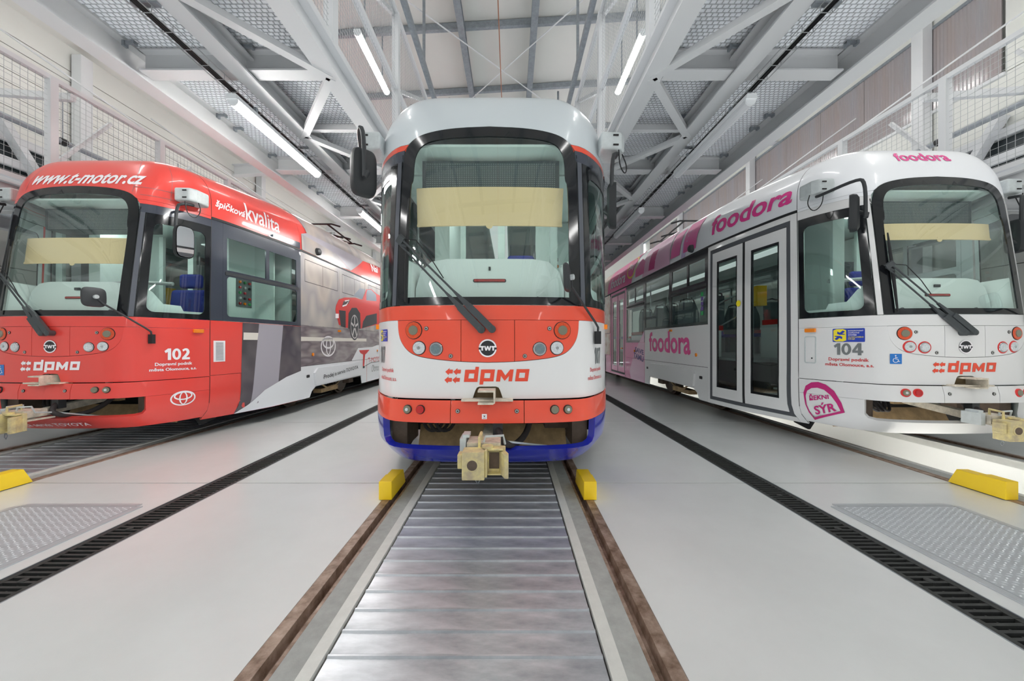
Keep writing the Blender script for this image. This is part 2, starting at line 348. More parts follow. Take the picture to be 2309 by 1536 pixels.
def walkway(sgn, inner, outer, mid, nm, full, ZB=3.49, ZT=3.72):
    w = empty('maintenance_walkway', (0, 0, 0), f'white steel maintenance walkway with mesh floor {nm}', 'walkway', 'raised maintenance walkways')
    xi, xo, xm = sgn * inner, sgn * outer, sgn * mid
    b_i, b_o = sorted((xi, xo))
    for x, nmm in ((xi, 'edge_beam'), (xo, 'edge_beam')):
        MB().ibeam((x, Y0 + .3, (ZB + ZT) / 2), (x, Y1 - .3, (ZB + ZT) / 2), .16, ZT - ZB - .002, .018, .02).build(nmm, M['steel'], w)
    if full: MB().ibeam((xm, Y0 + .3, (ZB + ZT) / 2 - .03), (xm, Y1 - .3, (ZB + ZT) / 2 - .03), .15, .17, .016, .02).build('middle_beam', M['steel'], w)
    MB().box(b_i, b_o, Y0 + .3, Y1 - .3, ZT, ZT + .02).build('floor_sheet', M['sheet'], w)
    for k, y in enumerate(YB):
        MB().ibeam((b_i + .1, y, (ZB + ZT) / 2 + .01), (b_o - .1, y, (ZB + ZT) / 2 + .01), .13, .19).build('cross_beam', M['steel'], w)
        if not full: continue
        yn = y + .925
        MB().beam((xi + sgn * .08, yn, ZB + .1), (xm, yn, ZB + .1), .06, .06).build('cross_strut', M['steel'], w)
        MB().beam((xi, y, ZB + .02), (xm, yn, ZB + .02), .075, .05).build('diagonal_brace', M['steel'], w)
        MB().beam((xm, yn, ZB + .02), (xi, y + 1.85, ZB + .02), .075, .05).build('diagonal_brace', M['steel'], w)
        for xx, yy in ((xm - sgn * .1, y - .12), (xm - sgn * .1, yn - .08), (xo - sgn * .12, y - .16), (xo - sgn * .12, yn - .1), (xo - sgn * .12, yn + .15)):
            if yy > 1: link('clamp', clamp_me, None, w).location = (xx, yy, ZT - .03)
    if full: grating(b_i + .02, b_o - .02, -1.0, 11.0, w)
    # guard fence along the edge over the track
    xf = xi; top = 5.72 if full else 4.75
    for y in YB if full else [1.9 + 1.55 * k for k in range(-4, 12)]:
        MB().box(xf - .045, xf + .045, y - .045, y + .045, ZT + .0201, top).build('fence_post', M['steel'], w)
    for z in ((ZT + .1, 4.68, top) if full else (ZT + .1, top)):
        MB().box(xf - .03, xf + .03, Y0 + .3, Y1 - .3, z - .03, z + .03).build('fence_rail', M['steel'], w)
    ys = YB if full else [1.9 + 1.55 * k for k in range(-4, 12)]
    ys = [y for y in ys if y > -2.5 and y < 13.5]
    if full:
        fence(w, xf, 0, 0, [(ZT + .13, 4.65), (4.71, top - .03)], ys, .05)
        for k, y in enumerate(ys[:-1]):
            MB().beam((xf + sgn * .04, y, 4.68), (xf + sgn * .04, y + 1.85, top), .05, .05).build('fence_brace', M['steel'], w)
    else:
        fence(w, xf, 0, 0, [(ZT + .13, top - .03)], ys, .075)
        for k, y in enumerate(ys[:-1]):
            MB().beam((xf + sgn * .5, y, ZT + .05), (xf + sgn * .5, y + 1.2, top + .1), .05, .05).build('fence_brace', M['steel'], w)
        for y in ys[::2]:
            MB().beam((xf, y + .25, top - .1), (sgn * (XW - .1), y + .25, top + .05), .07, .09).build('wall_strut', M['steel'], w)
            MB().beam((sgn * (XW - .1), y + .25, top + 1.5), (xf, y + 2.2, top - .05), .022, .022).build('wall_stay', M['steel'], w)
    return w
walkway(-1, 1.42, 3.15, 2.17, 'between the red and the middle tram', True)
walkway(1, 1.42, 3.15, 2.17, 'between the middle and the pink lettered tram', True)
walkway(-1, 6.07, 7.85, 7, 'beyond the red tram on the left', False, 2.95, 3.15)
walkway(1, 6.07, 7.85, 7, 'beyond the pink lettered tram on the right', False, 2.95, 3.15)
# pipes along the walls
for sgn, nm in ((-1, 'left'), (1, 'right')):
    p = empty('wall_pipe', (sgn * 7.55, 0, 4.62), f'grey pipe running above the outer walkway on the {nm}', 'pipe', 'pipes along the walls')
    MB().tube([(0, 1.0, 0), (0, 18, 0)], .045, 12).build('pipe_run', M['galv'], p, True)
    for k in range(7):
        MB().tube([(0, 1.9 + 2.2 * k, 0), (0, 1.98 + 2.2 * k, 0)], .062, 12).build('pipe_clamp', M['cable'], p, True)
        MB().tube([(0, 1.94 + 2.2 * k, .05), (0, 1.94 + 2.2 * k, .7)], .008, 6).build('pipe_hanger', M['galv'], p)

# ---------------------------------------------------------------- lights and cable trays
def tube_light(x, y, z, L, lit, label, group, w=.1, hang=.118):
    t = empty('tube_light', (x, y, z), label, 'lamp', group)
    MB().prism([(-w / 2, 0), (-w / 2 + .01, .045), (w / 2 - .01, .045), (w / 2, 0)], (0, 0, 0), (1, 0, 0), (0, 0, 1), (0, L, 0)).build('housing', M['housing'], t)
    n = 6; pr = [(w / 2 * .92 * math.cos(math.pi * k / n), -.05 * math.sin(math.pi * k / n)) for k in range(n + 1)]
    MB().prism(pr, (0, .0301, -.001), (1, 0, 0), (0, 0, 1), (0, L - .0602, 0)).build('diffuser', M[lit] if lit else M['off'], t)
    for yy in (.015, L - .03): MB().prism([(p[0] * 1.02, p[1] * 1.04) for p in pr], (0, yy, -.001), (1, 0, 0), (0, 0, 1), (0, .015, 0)).build('end_cap', M['housing'], t)
    for yy in (.3, L - .3): MB().box(-.012, .012, yy, yy + .03, .045, hang).build('hanger', M['galv'], t)
    return t
ordn = ('nearest', 'second', 'third', 'fourth', 'fifth', 'sixth', 'seventh', 'eighth', 'ninth')
for sgn, nm in ((-1, 'left'), (1, 'right')):
    lit = sgn < 0
    for k in range(-3, 6):
        y = 3.22 + 2.72 * k
        lb = (f'{"lit" if lit else "unlit grey"} tube light under the {nm} walkway, {ordn[k]} in view' if k >= 0 else f'lit tube light under the {nm} walkway, {ordn[-k - 1]} behind the camera')
        tube_light(sgn * 2.28, y, 3.30, 1.46, ('low2' if k < 0 else 'low' if lit else None), lb, f'tube lights under the {nm} walkway')
    for k in range(-2, 5):
        y = 5.9 + 2.9 * k
        lb = f'lit tube light hung high above the {nm} inner walkway, ' + (f'{ordn[k]} behind the mesh fence' if k >= 0 else ('just' if k == -1 else 'far') + ' behind the camera')
        tube_light(sgn * 2.3, y, 6.15, 1.46, 'high', lb, f'high tube lights over the {nm} inner walkway', .12, WALLZ(sgn * 2.3) - 6.15)
        tube_light(sgn * 6.3, y, 6.4, 1.46, 'high', f'lit tube light hung high above the {nm} outer walkway, ' + (f'{ordn[k]} from the camera' if k >= 0 else ('just' if k == -1 else 'far') + ' behind the camera'), f'high tube lights over the {nm} outer walkway', .12, WALLZ(sgn * 6.3) - 6.4)
    ct = empty('cable_tray', (sgn * 2.33, 0, 3.42), f'wire cable tray with black cables under the {nm} walkway', 'cable tray', 'cable trays')
    ys = np.arange(-5, 19, .16); n = len(ys)
    A = []
    for (x0, z0, x1, z1) in ((-.04, 0, .04, 0), (-.04, 0, -.04, .05), (.04, 0, .04, .05)):
        p0 = np.stack([np.full(n, x0), ys, np.full(n, z0)], 1); p1 = np.stack([np.full(n, x1), ys, np.full(n, z1)], 1)
        A.append(bar_quads(p0, p1, .004, (0, 1, 0)))
    for x, z in ((-.04, 0), (.04, 0), (-.04, .05), (.04, .05)): A.append(bar_quads([(x, -5, z)], [(x, 19, z)], .005, (1, 0, 0)))
    quads('tray_wire', np.concatenate(A), M['wire'], ct, 'stuff')
    for i, x in enumerate((-.022, -.004, .014)):
        MB().tube([(x + .004 * math.sin(k * 1.7 + i), -5 + .6 * k, .014) for k in range(41)], .008, 6).build('cable', M['cable'], ct, True)
    for k in range(13): MB().box(-.09, .09, -4.9 + 1.85 * k, -4.86 + 1.85 * k, .051, .066).build('tray_bracket', M['galv'], ct)

# ================================================================ trams
M.update({
 'orange': mat('orange_paint', (228, 78, 52), .28, coat=.5), 'red': mat('red_film', (225, 70, 62), .3, coat=.4), 'white': mat('white_paint', (218, 216, 214), .28, coat=.5),
 'white2': mat('white_film', (232, 232, 234), .3, coat=.4), 'blue': mat('blue_paint', (30, 40, 158), .22, coat=.6), 'roofgrey': mat('grey_paint', (196, 202, 204), .32, coat=.4),
 'frit': mat('black_glass_edge', (20, 22, 25), .12, coat=.3), 'darklens': mat('dark_lens', (104, 122, 126), .08, coat=.8, noise=.2, nscale=50), 'darkband': mat('dark_band', (62, 66, 76), .2, coat=.5), 'pillar': mat('metal_pillar', (96, 99, 106), .3, metal=.4),
 'seam': mat('seam', (38, 34, 34), .7), 'rubber': mat('rubber', (30, 31, 33), .55), 'plastic': mat('grey_plastic', (52, 54, 56), .45), 'mirrorback': mat('mirror_shell', (44, 46, 48), .5),
 'mint': mat('mint_lining', (220, 234, 228), .45), 'mint2': mat('mint_shell', (236, 244, 240), .3), 'lining': mat('pale_lining', (190, 200, 198), .5),
 'boxgrey': mat('box_grey', (188, 193, 192), .45, noise=.1, nscale=20), 'blind': mat('blind_cloth', (240, 210, 160), .7), 'disp': mat('display_panel', (70, 80, 82), .5),
 'ambercap': mat('amber_lens', (234, 128, 8), .18, coat=.5), 'redlens': mat('red_lens', (178, 26, 30), .15, coat=.6), 'orangelens': mat('orange_lens', (216, 74, 30), .2, coat=.6, noise=.25, nscale=90),
 'clearlens': mat('clear_lens', (222, 226, 228), .1, metal=.35, noise=.25, nscale=70), 'smoke': mat('smoke_lens', (118, 116, 98), .12, coat=.6), 'chrome': mat('chrome', (200, 202, 204), .16, metal=.9),
 'bolt': mat('bolt', (190, 190, 186), .3, metal=.8), 'wiper': mat('wiper_black', (64, 68, 70), .45), 'couplery': mat('coupler_yellow', (204, 190, 130), .65, noise=.4, nscale=13, dark=(172, 156, 128)),
 'coupler': mat('coupler_dirty', (206, 196, 178), .7, noise=.35, nscale=18), 'under': mat('dirty_underframe', (176, 148, 108), .8, noise=.35, nscale=7), 'brown': mat('brown_plate', (96, 80, 68), .75, noise=.3, nscale=12),
 'chassis': mat('chassis_black', (34, 33, 33), .8), 'wheel': mat('wheel_steel', (98, 84, 72), .5, metal=.5, noise=.3, nscale=20), 'hose': mat('hose', (52, 46, 46), .6),
 'glass': glass_mat('green_glass', (240, 248, 244), .10, .75), 'sglass': glass_mat('side_glass', (226, 238, 234), .07, .8), 'mirror': mat('mirror_glass', (225, 230, 232), .02, metal=1.0),
 'lwhite': mat('white_vinyl', (236, 230, 232), .35), 'lgrey': mat('grey_vinyl', (112, 116, 116), .35), 'lred': mat('red_vinyl', (206, 42, 40), .35), 'ldpmo': mat('orange_vinyl', (226, 72, 44), .35), 'lblack': mat('black_vinyl', (44, 44, 48), .35),
 'lpink': mat('pink_vinyl', (226, 62, 142), .35), 'lmag': mat('magenta_vinyl', (190, 28, 112), .35), 'lblue': mat('blue_vinyl', (24, 58, 168), .35), 'lcyan': mat('cyan_vinyl', (28, 112, 190), .35), 'lyellow': mat('yellow_vinyl', (236, 216, 40), .35),
 'pink': mat('pink_film', (226, 92, 158), .3, coat=.4), 'pinkpale': mat('pale_pink_film', (232, 178, 204), .3, coat=.4), 'lilac': mat('lilac_film', (196, 178, 214), .3, coat=.4), 'violet': mat('violet_film', (88, 62, 132), .4),
 'wgrey': mat('grey_film', (166, 160, 168), .28, coat=.4), 'wdark': print_mat('dark_print', [(58, 56, 60), (92, 84, 88), (66, 60, 70), (120, 112, 112)], 1.4),
 'wcity': print_mat('city_print', [(140, 128, 124), (176, 164, 154), (150, 144, 144), (186, 176, 168), (128, 122, 126)], .8, .28, (1, 1.2, .7)),
 'wroad': print_mat('road_print', [(118, 106, 112), (150, 142, 142), (98, 84, 92), (168, 158, 152)], 1.8, .28, (1, .5, 2)), 'wpeach': print_mat('peach_print', [(222, 196, 178), (214, 160, 140), (230, 214, 200), (196, 120, 96)], 2.2),
 'wcream': mat('cream_print', (222, 214, 204), .35), 'carred': mat('car_red_print', (206, 44, 42), .3, coat=.4), 'cardark': mat('car_dark_print', (46, 44, 50), .3, coat=.4), 'carglass': mat('car_glass_print', (130, 138, 150), .3), 'carchrome': mat('car_wheel_print', (196, 192, 190), .3),
 'seatblue': mat('blue_seat', (26, 40, 130), .8, noise=.2, nscale=40), 'seatgrey': mat('grey_seat', (70, 84, 88), .7), 'redtrim': mat('red_trim', (196, 30, 26), .4), 'yellowbox': mat('yellow_box', (226, 178, 14), .4),
 'panelgrey': mat('control_panel', (92, 98, 98), .5), 'green': mat('green_sticker', (40, 150, 80), .5), 'saloonfill': mat('saloon_fill_glow', (240, 250, 248), .5, emit=.35), 'doorgrey': mat('door_seal', (78, 80, 84), .5), 'step': mat('step_grey', (112, 118, 118), .6),  # saloon glow is added fill, not a fitted lamp
})

def chaikin(p, n):
    p = np.array(p, float)
    for _ in range(n):
        q = [p[0]]
        for a, b in zip(p[:-1], p[1:]): q += [a * .75 + b * .25, a * .25 + b * .75]
        q.append(p[-1]); p = np.array(q)
    return p
PLAN = chaikin([(0, 0), (.25, .004), (.45, .02), (.62, .05), (.715, .085), (.80, .17), (.9, .33), (.98, .5), (1.04, .7), (1.09, .9), (1.17, 1.5), (1.235, 2.2), (1.24, 2.5), (1.24, 14.2)], 3)
PS = np.concatenate([[0], np.cumsum(np.hypot(*np.diff(PLAN, axis=0).T))])
PROF = np.array([  # v, z, width factor, set-back
 (.20, .20, .85, .2), (.27, .27, .92, .08), (.30, .30, .95, .03), (.36, .36, .985, -.03), (.45, .45, 1, -.055), (.58, .58, 1.005, -.06), (.70, .70, 1.005, -.055), (.744, .744, 1.004, -.035),
 (.7441, .7441, 1, 0), (1.0, 1.0, 1, 0), (1.33, 1.33, 1, 0), (1.44, 1.44, 1, .018), (2.0, 2.0, .999, .09), (2.55, 2.55, .996, .17), (2.73, 2.73, .995, .20), (2.87, 2.87, .99, .235), (2.95, 2.955, .985, .262),
 (3.077, 3.085, .95, .325), (3.224, 3.205, .87, .40), (3.357, 3.28, .78, .475), (3.512, 3.335, .66, .58), (3.716, 3.375, .5, .72), (3.968, 3.40, .3, .95), (4.19, 3.412, .12, 1.3), (4.34, 3.415, 0, 1.6)])
def smooth_tab(rows, n=6):
    p = chaikin(rows, n); return p
_lo, _hi = PROF[:8], smooth_tab(PROF[8:], 3)
_lo = smooth_tab(_lo, 2)
TAB = np.concatenate([_lo, _hi])
def Pv(s, v):
    s = np.asarray(s, float); v = np.asarray(v, float); a = np.abs(s)
    w = np.interp(a, PS, PLAN[:, 0]); b = np.interp(a, PS, PLAN[:, 1])
    z, k, l = (np.interp(v, TAB[:, 0], TAB[:, i]) for i in (1, 2, 3))
    g = np.clip((1.7 - b) / 1.0, 0, 1); k = np.where(v < .7441, 1 - (1 - k) * g, k)
    L = np.maximum(1.2, 2.4 * l); y = b + l * np.maximum(0, 1 - b / L) ** 2
    z = np.where(z > 2.73, 2.73 + (z - 2.73) * np.interp(y, [.9, 2.3, 4, 6], [1, 1.2, 1.32, 1.38]), z)
    return np.stack([np.sign(s) * w * k, y, z], -1)
def Nv(s, v):
    h = 3e-3; s = np.asarray(s, float); v = np.asarray(v, float)
    vs = np.where(np.abs(v - .744) < h * 1.5, np.where(v > .744, .7441 + 2 * h, .744 - 2 * h), v)
    n = np.cross(Pv(s + h, vs) - Pv(s - h, vs), Pv(s, vs + h) - Pv(s, vs - h))
    return n / np.maximum(np.linalg.norm(n, axis=-1), 1e-12)[..., None]
def sb(b): return float(np.interp(b, PLAN[:, 1], PS))
SG = np.concatenate([-np.arange(14.6, 3.3, -.4), np.arange(-3.2, 3.21, .08), np.arange(3.6, 14.6, .4)])
SGR = np.concatenate([-np.arange(14.6, 3.25, -.15), np.arange(-3.2, 3.21, .08), np.arange(3.35, 14.6, .15)])
VG = np.concatenate([np.arange(.26, 2.7, .12), np.arange(2.79, 4.34, .065)])
def inside(pts, loops):
    x, y = pts[:, 0], pts[:, 1]; c = np.zeros(len(pts), bool)
    for lp in loops:
        p = np.asarray(lp); q = np.roll(p, -1, 0)
        for (x0, y0), (x1, y1) in zip(p, q):
            if y0 == y1: continue
            m = ((y0 > y) != (y1 > y)) & (x < (x1 - x0) * (y - y0) / (y1 - y0) + x0); c ^= m
    return c
def densify(lp):
    out = []
    for (a, b), (c, d) in zip(lp, lp[1:] + lp[:1]):
        st = .075 if min(abs(a), abs(c)) < 3.15 else (.15 if min(b, d) > 2.72 else .4)
        n = max(1, int(math.ceil(max(abs(c - a) / st, abs(d - b) / (.11 if max(b, d) < 2.75 else .07) if min(abs(a), abs(c)) < 3.15 or max(b, d) > 2.75 else 1))))
        out += [(a + (c - a) * i / n, b + (d - b) * i / n) for i in range(n)]
    return out
def tri(loops):
    dl = [densify([tuple(map(float, p)) for p in lp]) for lp in loops]
    pts, ed = [], []
    for lp in dl:
        n0 = len(pts); pts += lp; ed += [(n0 + i, n0 + (i + 1) % len(lp)) for i in range(len(lp))]
    A = np.array(pts); lo, hi = A.min(0), A.max(0)
    sg_ = SGR if hi[1] > 2.8 and lo[1] > 2.6 else SG
    gs = sg_[(sg_ > lo[0]) & (sg_ < hi[0])]; gv = VG[(VG > lo[1]) & (VG < hi[1])]
    if len(gs) and len(gv):
        G = np.stack(np.meshgrid(gs, gv, indexing='ij'), -1).reshape(-1, 2); G = G[inside(G, dl)]
        if len(G):
            d = np.array([np.min(np.hypot(A[:, 0] - g[0], A[:, 1] - g[1])) for g in G]); pts += [tuple(g) for g in G[d > .022]]
    r = delaunay_2d_cdt([Vector(p) for p in pts], ed, [], 0, 1e-5)
    V = np.array([tuple(p) for p in r[0]]); Fa = np.array([f for f in r[2] if len(f) == 3])
    Fa = Fa[inside(V[Fa].mean(1), dl)]
    a, b_, c = V[Fa[:, 0]], V[Fa[:, 1]], V[Fa[:, 2]]
    ar = (b_[:, 0] - a[:, 0]) * (c[:, 1] - a[:, 1]) - (b_[:, 1] - a[:, 1]) * (c[:, 0] - a[:, 0])
    Fa[ar < 0] = Fa[ar < 0][:, ::-1]
    return V, Fa[np.abs(ar) > 1e-9]
def patch(name, loops, m, T, off=0., th=0., inner=None):
    """a piece of skin on the tram's surface: loops of (s, v); th thick inwards"""
    V, Fa = tri(loops); P0 = Pv(V[:, 0], V[:, 1]); N = Nv(V[:, 0], V[:, 1]); P = P0 + N * off
    faces = [tuple(map(int, f)) for f in Fa]; n = len(V); mi = [0] * len(faces)
    if th:
        verts = np.concatenate([P, P - N * th]); cnt = {}
        for f in faces:
            for i in range(3):
                e = (f[i], f[(i + 1) % 3]); cnt[e] = cnt.get(e, 0) + 1
        rim = [e for e in cnt if (e[1], e[0]) not in cnt]
        faces += [(f[2] + n, f[1] + n, f[0] + n) for f in faces]; mi += [1 if inner else 0] * len(Fa)
        faces += [(e[1], e[0], e[0] + n, e[1] + n) for e in rim]; mi += [0] * len(rim)
    else: verts = P
    me = bpy.data.meshes.new(name); me.from_pydata([tuple(p) for p in verts], [], faces)
    me.materials.append(m)
    if inner: me.materials.append(inner)
    me.polygons.foreach_set('material_index', mi); me.polygons.foreach_set('use_smooth', [True] * len(faces)); me.set_sharp_from_angle(angle=math.radians(50)); me.update()
    return link(name, me, None, T)
def rect(s0, s1, v0, v1): s0, s1 = sorted((s0, s1)); return [(s0, v0), (s1, v0), (s1, v1), (s0, v1)]
def rrect(s0, s1, v0, v1, r, n=5):
    s0, s1 = sorted((s0, s1)); out = []
    for cx, cz, a0 in ((s1 - r, v1 - r, 0), (s0 + r, v1 - r, 90), (s0 + r, v0 + r, 180), (s1 - r, v0 + r, 270)):
        out += [(cx + r * math.cos(math.radians(a0 + 90 * i / n)), cz + r * math.sin(math.radians(a0 + 90 * i / n))) for i in range(n + 1)]
    return out
def ell(cs, cv, a, b, n=28): return [(cs + a * math.cos(2 * math.pi * i / n), cv + b * math.sin(2 * math.pi * i / n)) for i in range(n)]
def stroke(pts, w):
    """a bent line of width w as one loop"""
    p = np.array(pts, float); L, R = [], []
    for i in range(len(p)):
        t = p[min(i + 1, len(p) - 1)] - p[max(i - 1, 0)]; t /= np.linalg.norm(t); n = np.array([-t[1], t[0]]) * w / 2
        L.append(tuple(p[i] + n)); R.append(tuple(p[i] - n))
    return L + R[::-1]
def at(s, v, off=0.):
    p = Pv([s], [v])[0]; n = Nv([s], [v])[0]; return Vector(p + n * off), Vector(n)
def seam(T, pts, w=.007, m='seam'): return patch('seam', [stroke(pts, w)], M[m], T, .0012)
def sv_obj(name, fn, m, T, smooth=True): b = MB(); fn(b); return b.build(name, M[m], T, smooth)
_tcache = {}
def text_mesh(txt, bold, shear, space):
    key = (txt, bold, shear, space)
    if key in _tcache: return _tcache[key]
    cu = bpy.data.curves.new('txt', 'FONT'); cu.body = txt; cu.size = 1; cu.offset = bold; cu.shear = shear; cu.resolution_u = 3; cu.space_character = space
    o = bpy.data.objects.new('txt', cu); COL.objects.link(o)
    dg = bpy.context.evaluated_depsgraph_get(); me = bpy.data.meshes.new_from_object(o.evaluated_get(dg))
    bpy.data.objects.remove(o); bpy.data.curves.remove(cu)
    bm = bmesh.new(); bm.from_mesh(me); bpy.data.meshes.remove(me)
    xs = [v.co.x for v in bm.verts]; x0, x1 = min(xs), max(xs); n = max(4, min(16, len(txt)))
    for i in range(1, n):
        bmesh.ops.bisect_plane(bm, geom=bm.verts[:] + bm.edges[:] + bm.faces[:], plane_co=(x0 + (x1 - x0) * i / n, 0, 0), plane_no=(1, 0, 0), dist=1e-5)
    ys = [v.co.y for v in bm.verts]; y0, y1 = min(ys), max(ys)
    for i in range(1, 6):
        bmesh.ops.bisect_plane(bm, geom=bm.verts[:] + bm.edges[:] + bm.faces[:], plane_co=(0, y0 + (y1 - y0) * i / 6, 0), plane_no=(0, 1, 0), dist=1e-5)
    bmesh.ops.triangulate(bm, faces=bm.faces[:])
    V = np.array([v.co[:2] for v in bm.verts]); bm.verts.index_update(); F = [tuple(v.index for v in f.verts) for f in bm.faces]; bm.free()
    lo, hi = V.min(0), V.max(0); r = ((V - lo) / (hi - lo), F); _tcache[key] = r; return r
def text(txt, quad, m, T, bold=.0, shear=0., off=.003, space=1., name='lettering'):
    """quad: four (s,v) corners bl, br, tr, tl the text's box is stretched to"""
    if len(quad) == 4 and not isinstance(quad[0], (tuple, list)): s0, s1, v0, v1 = quad; quad = ((s0, v0), (s1, v0), (s1, v1), (s0, v1))
    U, F = text_mesh(txt, bold, shear, space); q = np.array(quad, float); u, w = U[:, :1], U[:, 1:]
    sv = q[0] * (1 - u) * (1 - w) + q[1] * u * (1 - w) + q[2] * u * w + q[3] * (1 - u) * w
    P = Pv(sv[:, 0], sv[:, 1]) + Nv(sv[:, 0], sv[:, 1]) * off
    me = bpy.data.meshes.new(name); me.from_pydata([tuple(p) for p in P], [], F); me.materials.append(M[m]); me.update()
    return link(name, me, None, T)
def logo(loops, fn, m, T, off=.003, name='logo'):
    return patch(name, [[fn(*p) for p in lp] for lp in loops], M[m], T, off)
# printed marks
DIG = {'1': (.52, [[(.0, .78), (.28, 1), (.52, 1), (.52, 0), (.26, 0), (.26, .70), (.09, .60)]]), '0': (.74, [ell(.37, .5, .37, .5, 24), ell(.37, .5, .14, .31, 20)]),
 '2': (.68, [[(0, 0), (.68, 0), (.68, .20), (.34, .20), (.56, .42), (.65, .60), (.65, .74), (.57, .91), (.42, 1), (.24, 1), (.02, .88), (.10, .71), (.24, .81), (.33, .81), (.39, .72), (.37, .62), (.27, .47), (0, .17)]]),
 '4': (.78, [[(.40, 0), (.65, 0), (.65, .20), (.78, .20), (.78, .39), (.65, .39), (.65, 1), (.40, 1), (0, .40), (0, .20), (.40, .20)], [(.40, .39), (.22, .39), (.40, .68)]]),
 '7': (.66, [[(0, 1), (.66, 1), (.66, .85), (.32, 0), (.05, 0), (.39, .80), (0, .80)]])}
def number(txt, box, m, T):
    s0, s1, v0, v1 = box; tot = sum(DIG[c][0] for c in txt) + .08 * (len(txt) - 1); x = 0; L = []
    for c in txt:
        L += [[(s0 + (x + px) / tot * (s1 - s0), v0 + py * (v1 - v0)) for px, py in lp] for lp in DIG[c][1]]; x += DIG[c][0] + .08
    return patch('fleet_number', L, M[m], T, .003)
def dpmo(T, m):
    fn = lambda x, y: (-.317 + (x - 650) / 615 * .624, .983 - (y - 602) / 123 * .131)
    L = [[(790, 706), (800, 622), (872, 622), (875, 602), (900, 602), (888, 706)], [(822, 682), (828, 648), (866, 648), (862, 682)],
         [(902, 724), (915, 620), (1015, 620), (1004, 702), (932, 702), (929, 724)], [(936, 680), (941, 645), (983, 645), (978, 680)],
         [(1022, 703), (1034, 622), (1062, 622), (1090, 662), (1125, 620), (1150, 620), (1138, 702), (1112, 702), (1117, 664), (1085, 699), (1058, 664), (1052, 703)],
         [(1160, 702), (1172, 618), (1265, 618), (1252, 702)], [(1187, 678), (1193, 643), (1234, 643), (1229, 678)]]
    ar = [(655, 636), (687, 610), (684, 622), (711, 622), (708, 648), (681, 648), (679, 660)]
    for dx, dy in ((0, 0), (58, 0), (-7, 57), (51, 57)): L.append([(x + dx, y + dy) for x, y in ar])
    logo(L, fn, m, T)
def twt(T, cs, cv, R):
    fn = lambda x, y: (cs + x * R, cv + y * R)
    bd = link('maker_badge', None, None, T)
    patch('badge_disc', [ell(cs, cv, R, R, 32)], M['lblack'], bd, .002, .0)
    a = lambda r, d0, d1, n=14: [(r * math.cos(math.radians(d0 + (d1 - d0) * i / n)), r * math.sin(math.radians(d0 + (d1 - d0) * i / n))) for i in range(n + 1)]
    L = [a(1, 16, 164) + a(.84, 164, 16), a(1, 190, 350) + a(.84, 350, 190)]
    for sg in (-1, 1): L += [[(sg * .98, .08), (sg * .98, .24), (sg * .42, .24), (sg * .42, .08), (sg * .52, .08), (sg * .52, -.27), (sg * .70, -.27), (sg * .70, .08)]]
    L += [[(-.40, .24), (-.24, .24), (-.17, -.05), (-.07, .24), (.07, .24), (.17, -.05), (.24, .24), (.40, .24), (.25, -.27), (.1, -.27), (0, .0), (-.1, -.27), (-.25, -.27)]]
    logo(L, fn, 'lwhite', bd, .0032, 'badge_letters')
def emblem(T, cs, cv, a, b):
    e = lambda x, y, p, q, n=36: ell(cs + x * a, cv + y * b, p * a, q * b, n)
    for lp in ([e(0, 0, 1, 1), e(0, 0, .88, .84)], [e(0, 0, .34, .84), e(0, 0, .22, .74)], [e(0, .30, .74, .54), e(0, .33, .62, .40)]):
        patch('emblem', lp, M['lwhite'], T, .003)
def idsok(T, s0, s1, v0, v1):
    st = link('transit_sticker', None, None, T); w, h = s1 - s0, v1 - v0
    patch('sticker_ground', [rrect(s0, s1, v0, v1, .008)], M['lblue'], st, .002)
    f = lambda x, y: (s0 + x * w, v0 + y * h)
    patch('sticker_mark', [[f(.03, .12), f(.12, .04), f(.34, .04), f(.44, .12), f(.44, .88), f(.34, .96), f(.12, .96), f(.03, .88)]], M['lyellow'], st, .003)
    patch('sticker_arrows', [[f(.15, .62), f(.22, .54), f(.40, .54), f(.40, .60), f(.32, .62), f(.41, .78), f(.33, .86), f(.24, .70), f(.16, .80)], [f(.32, .38), f(.25, .46), f(.07, .46), f(.07, .40), f(.15, .38), f(.06, .22), f(.14, .14), f(.23, .30), f(.31, .20)]], M['lblue'], st, .0038)
    for i, (t, mm) in enumerate((('INTEGROVANÝ', 'lwhite'), ('DOPRAVNÍ', 'lwhite'), ('SYSTÉM', 'lwhite'), ('OLOMOUCKÉHO', 'lyellow'), ('KRAJE', 'lyellow'))):
        y = .78 - i * .155; text(t, (*[f(.50, 0)[0]], f(.50 + .042 * len(t), 0)[0], f(0, y)[1], f(0, y + .105)[1]), mm, st, .02, 0, .0034)
def wheelchair(T, s0, s1, v0, v1):
    st = link('wheelchair_sticker', None, None, T); w, h = s1 - s0, v1 - v0; f = lambda x, y: (s0 + x * w, v0 + y * h)
    patch('sticker_ground', [rect(s0, s1, v0, v1)], M['lcyan'], st, .002)
    arc = [(.46 + .21 * math.cos(math.radians(d)), .36 + .21 * math.sin(math.radians(d))) for d in range(110, 352, 14)]
    for lp in (ell(.46, .82, .065, .065, 12), stroke([(.46, .72), (.47, .48), (.66, .47), (.73, .22), (.83, .25)], .055), stroke([(.47, .62), (.64, .62)], .05), stroke(arc, .05)):
        logo([lp], f, 'lwhite', st, .003, 'sticker_figure')

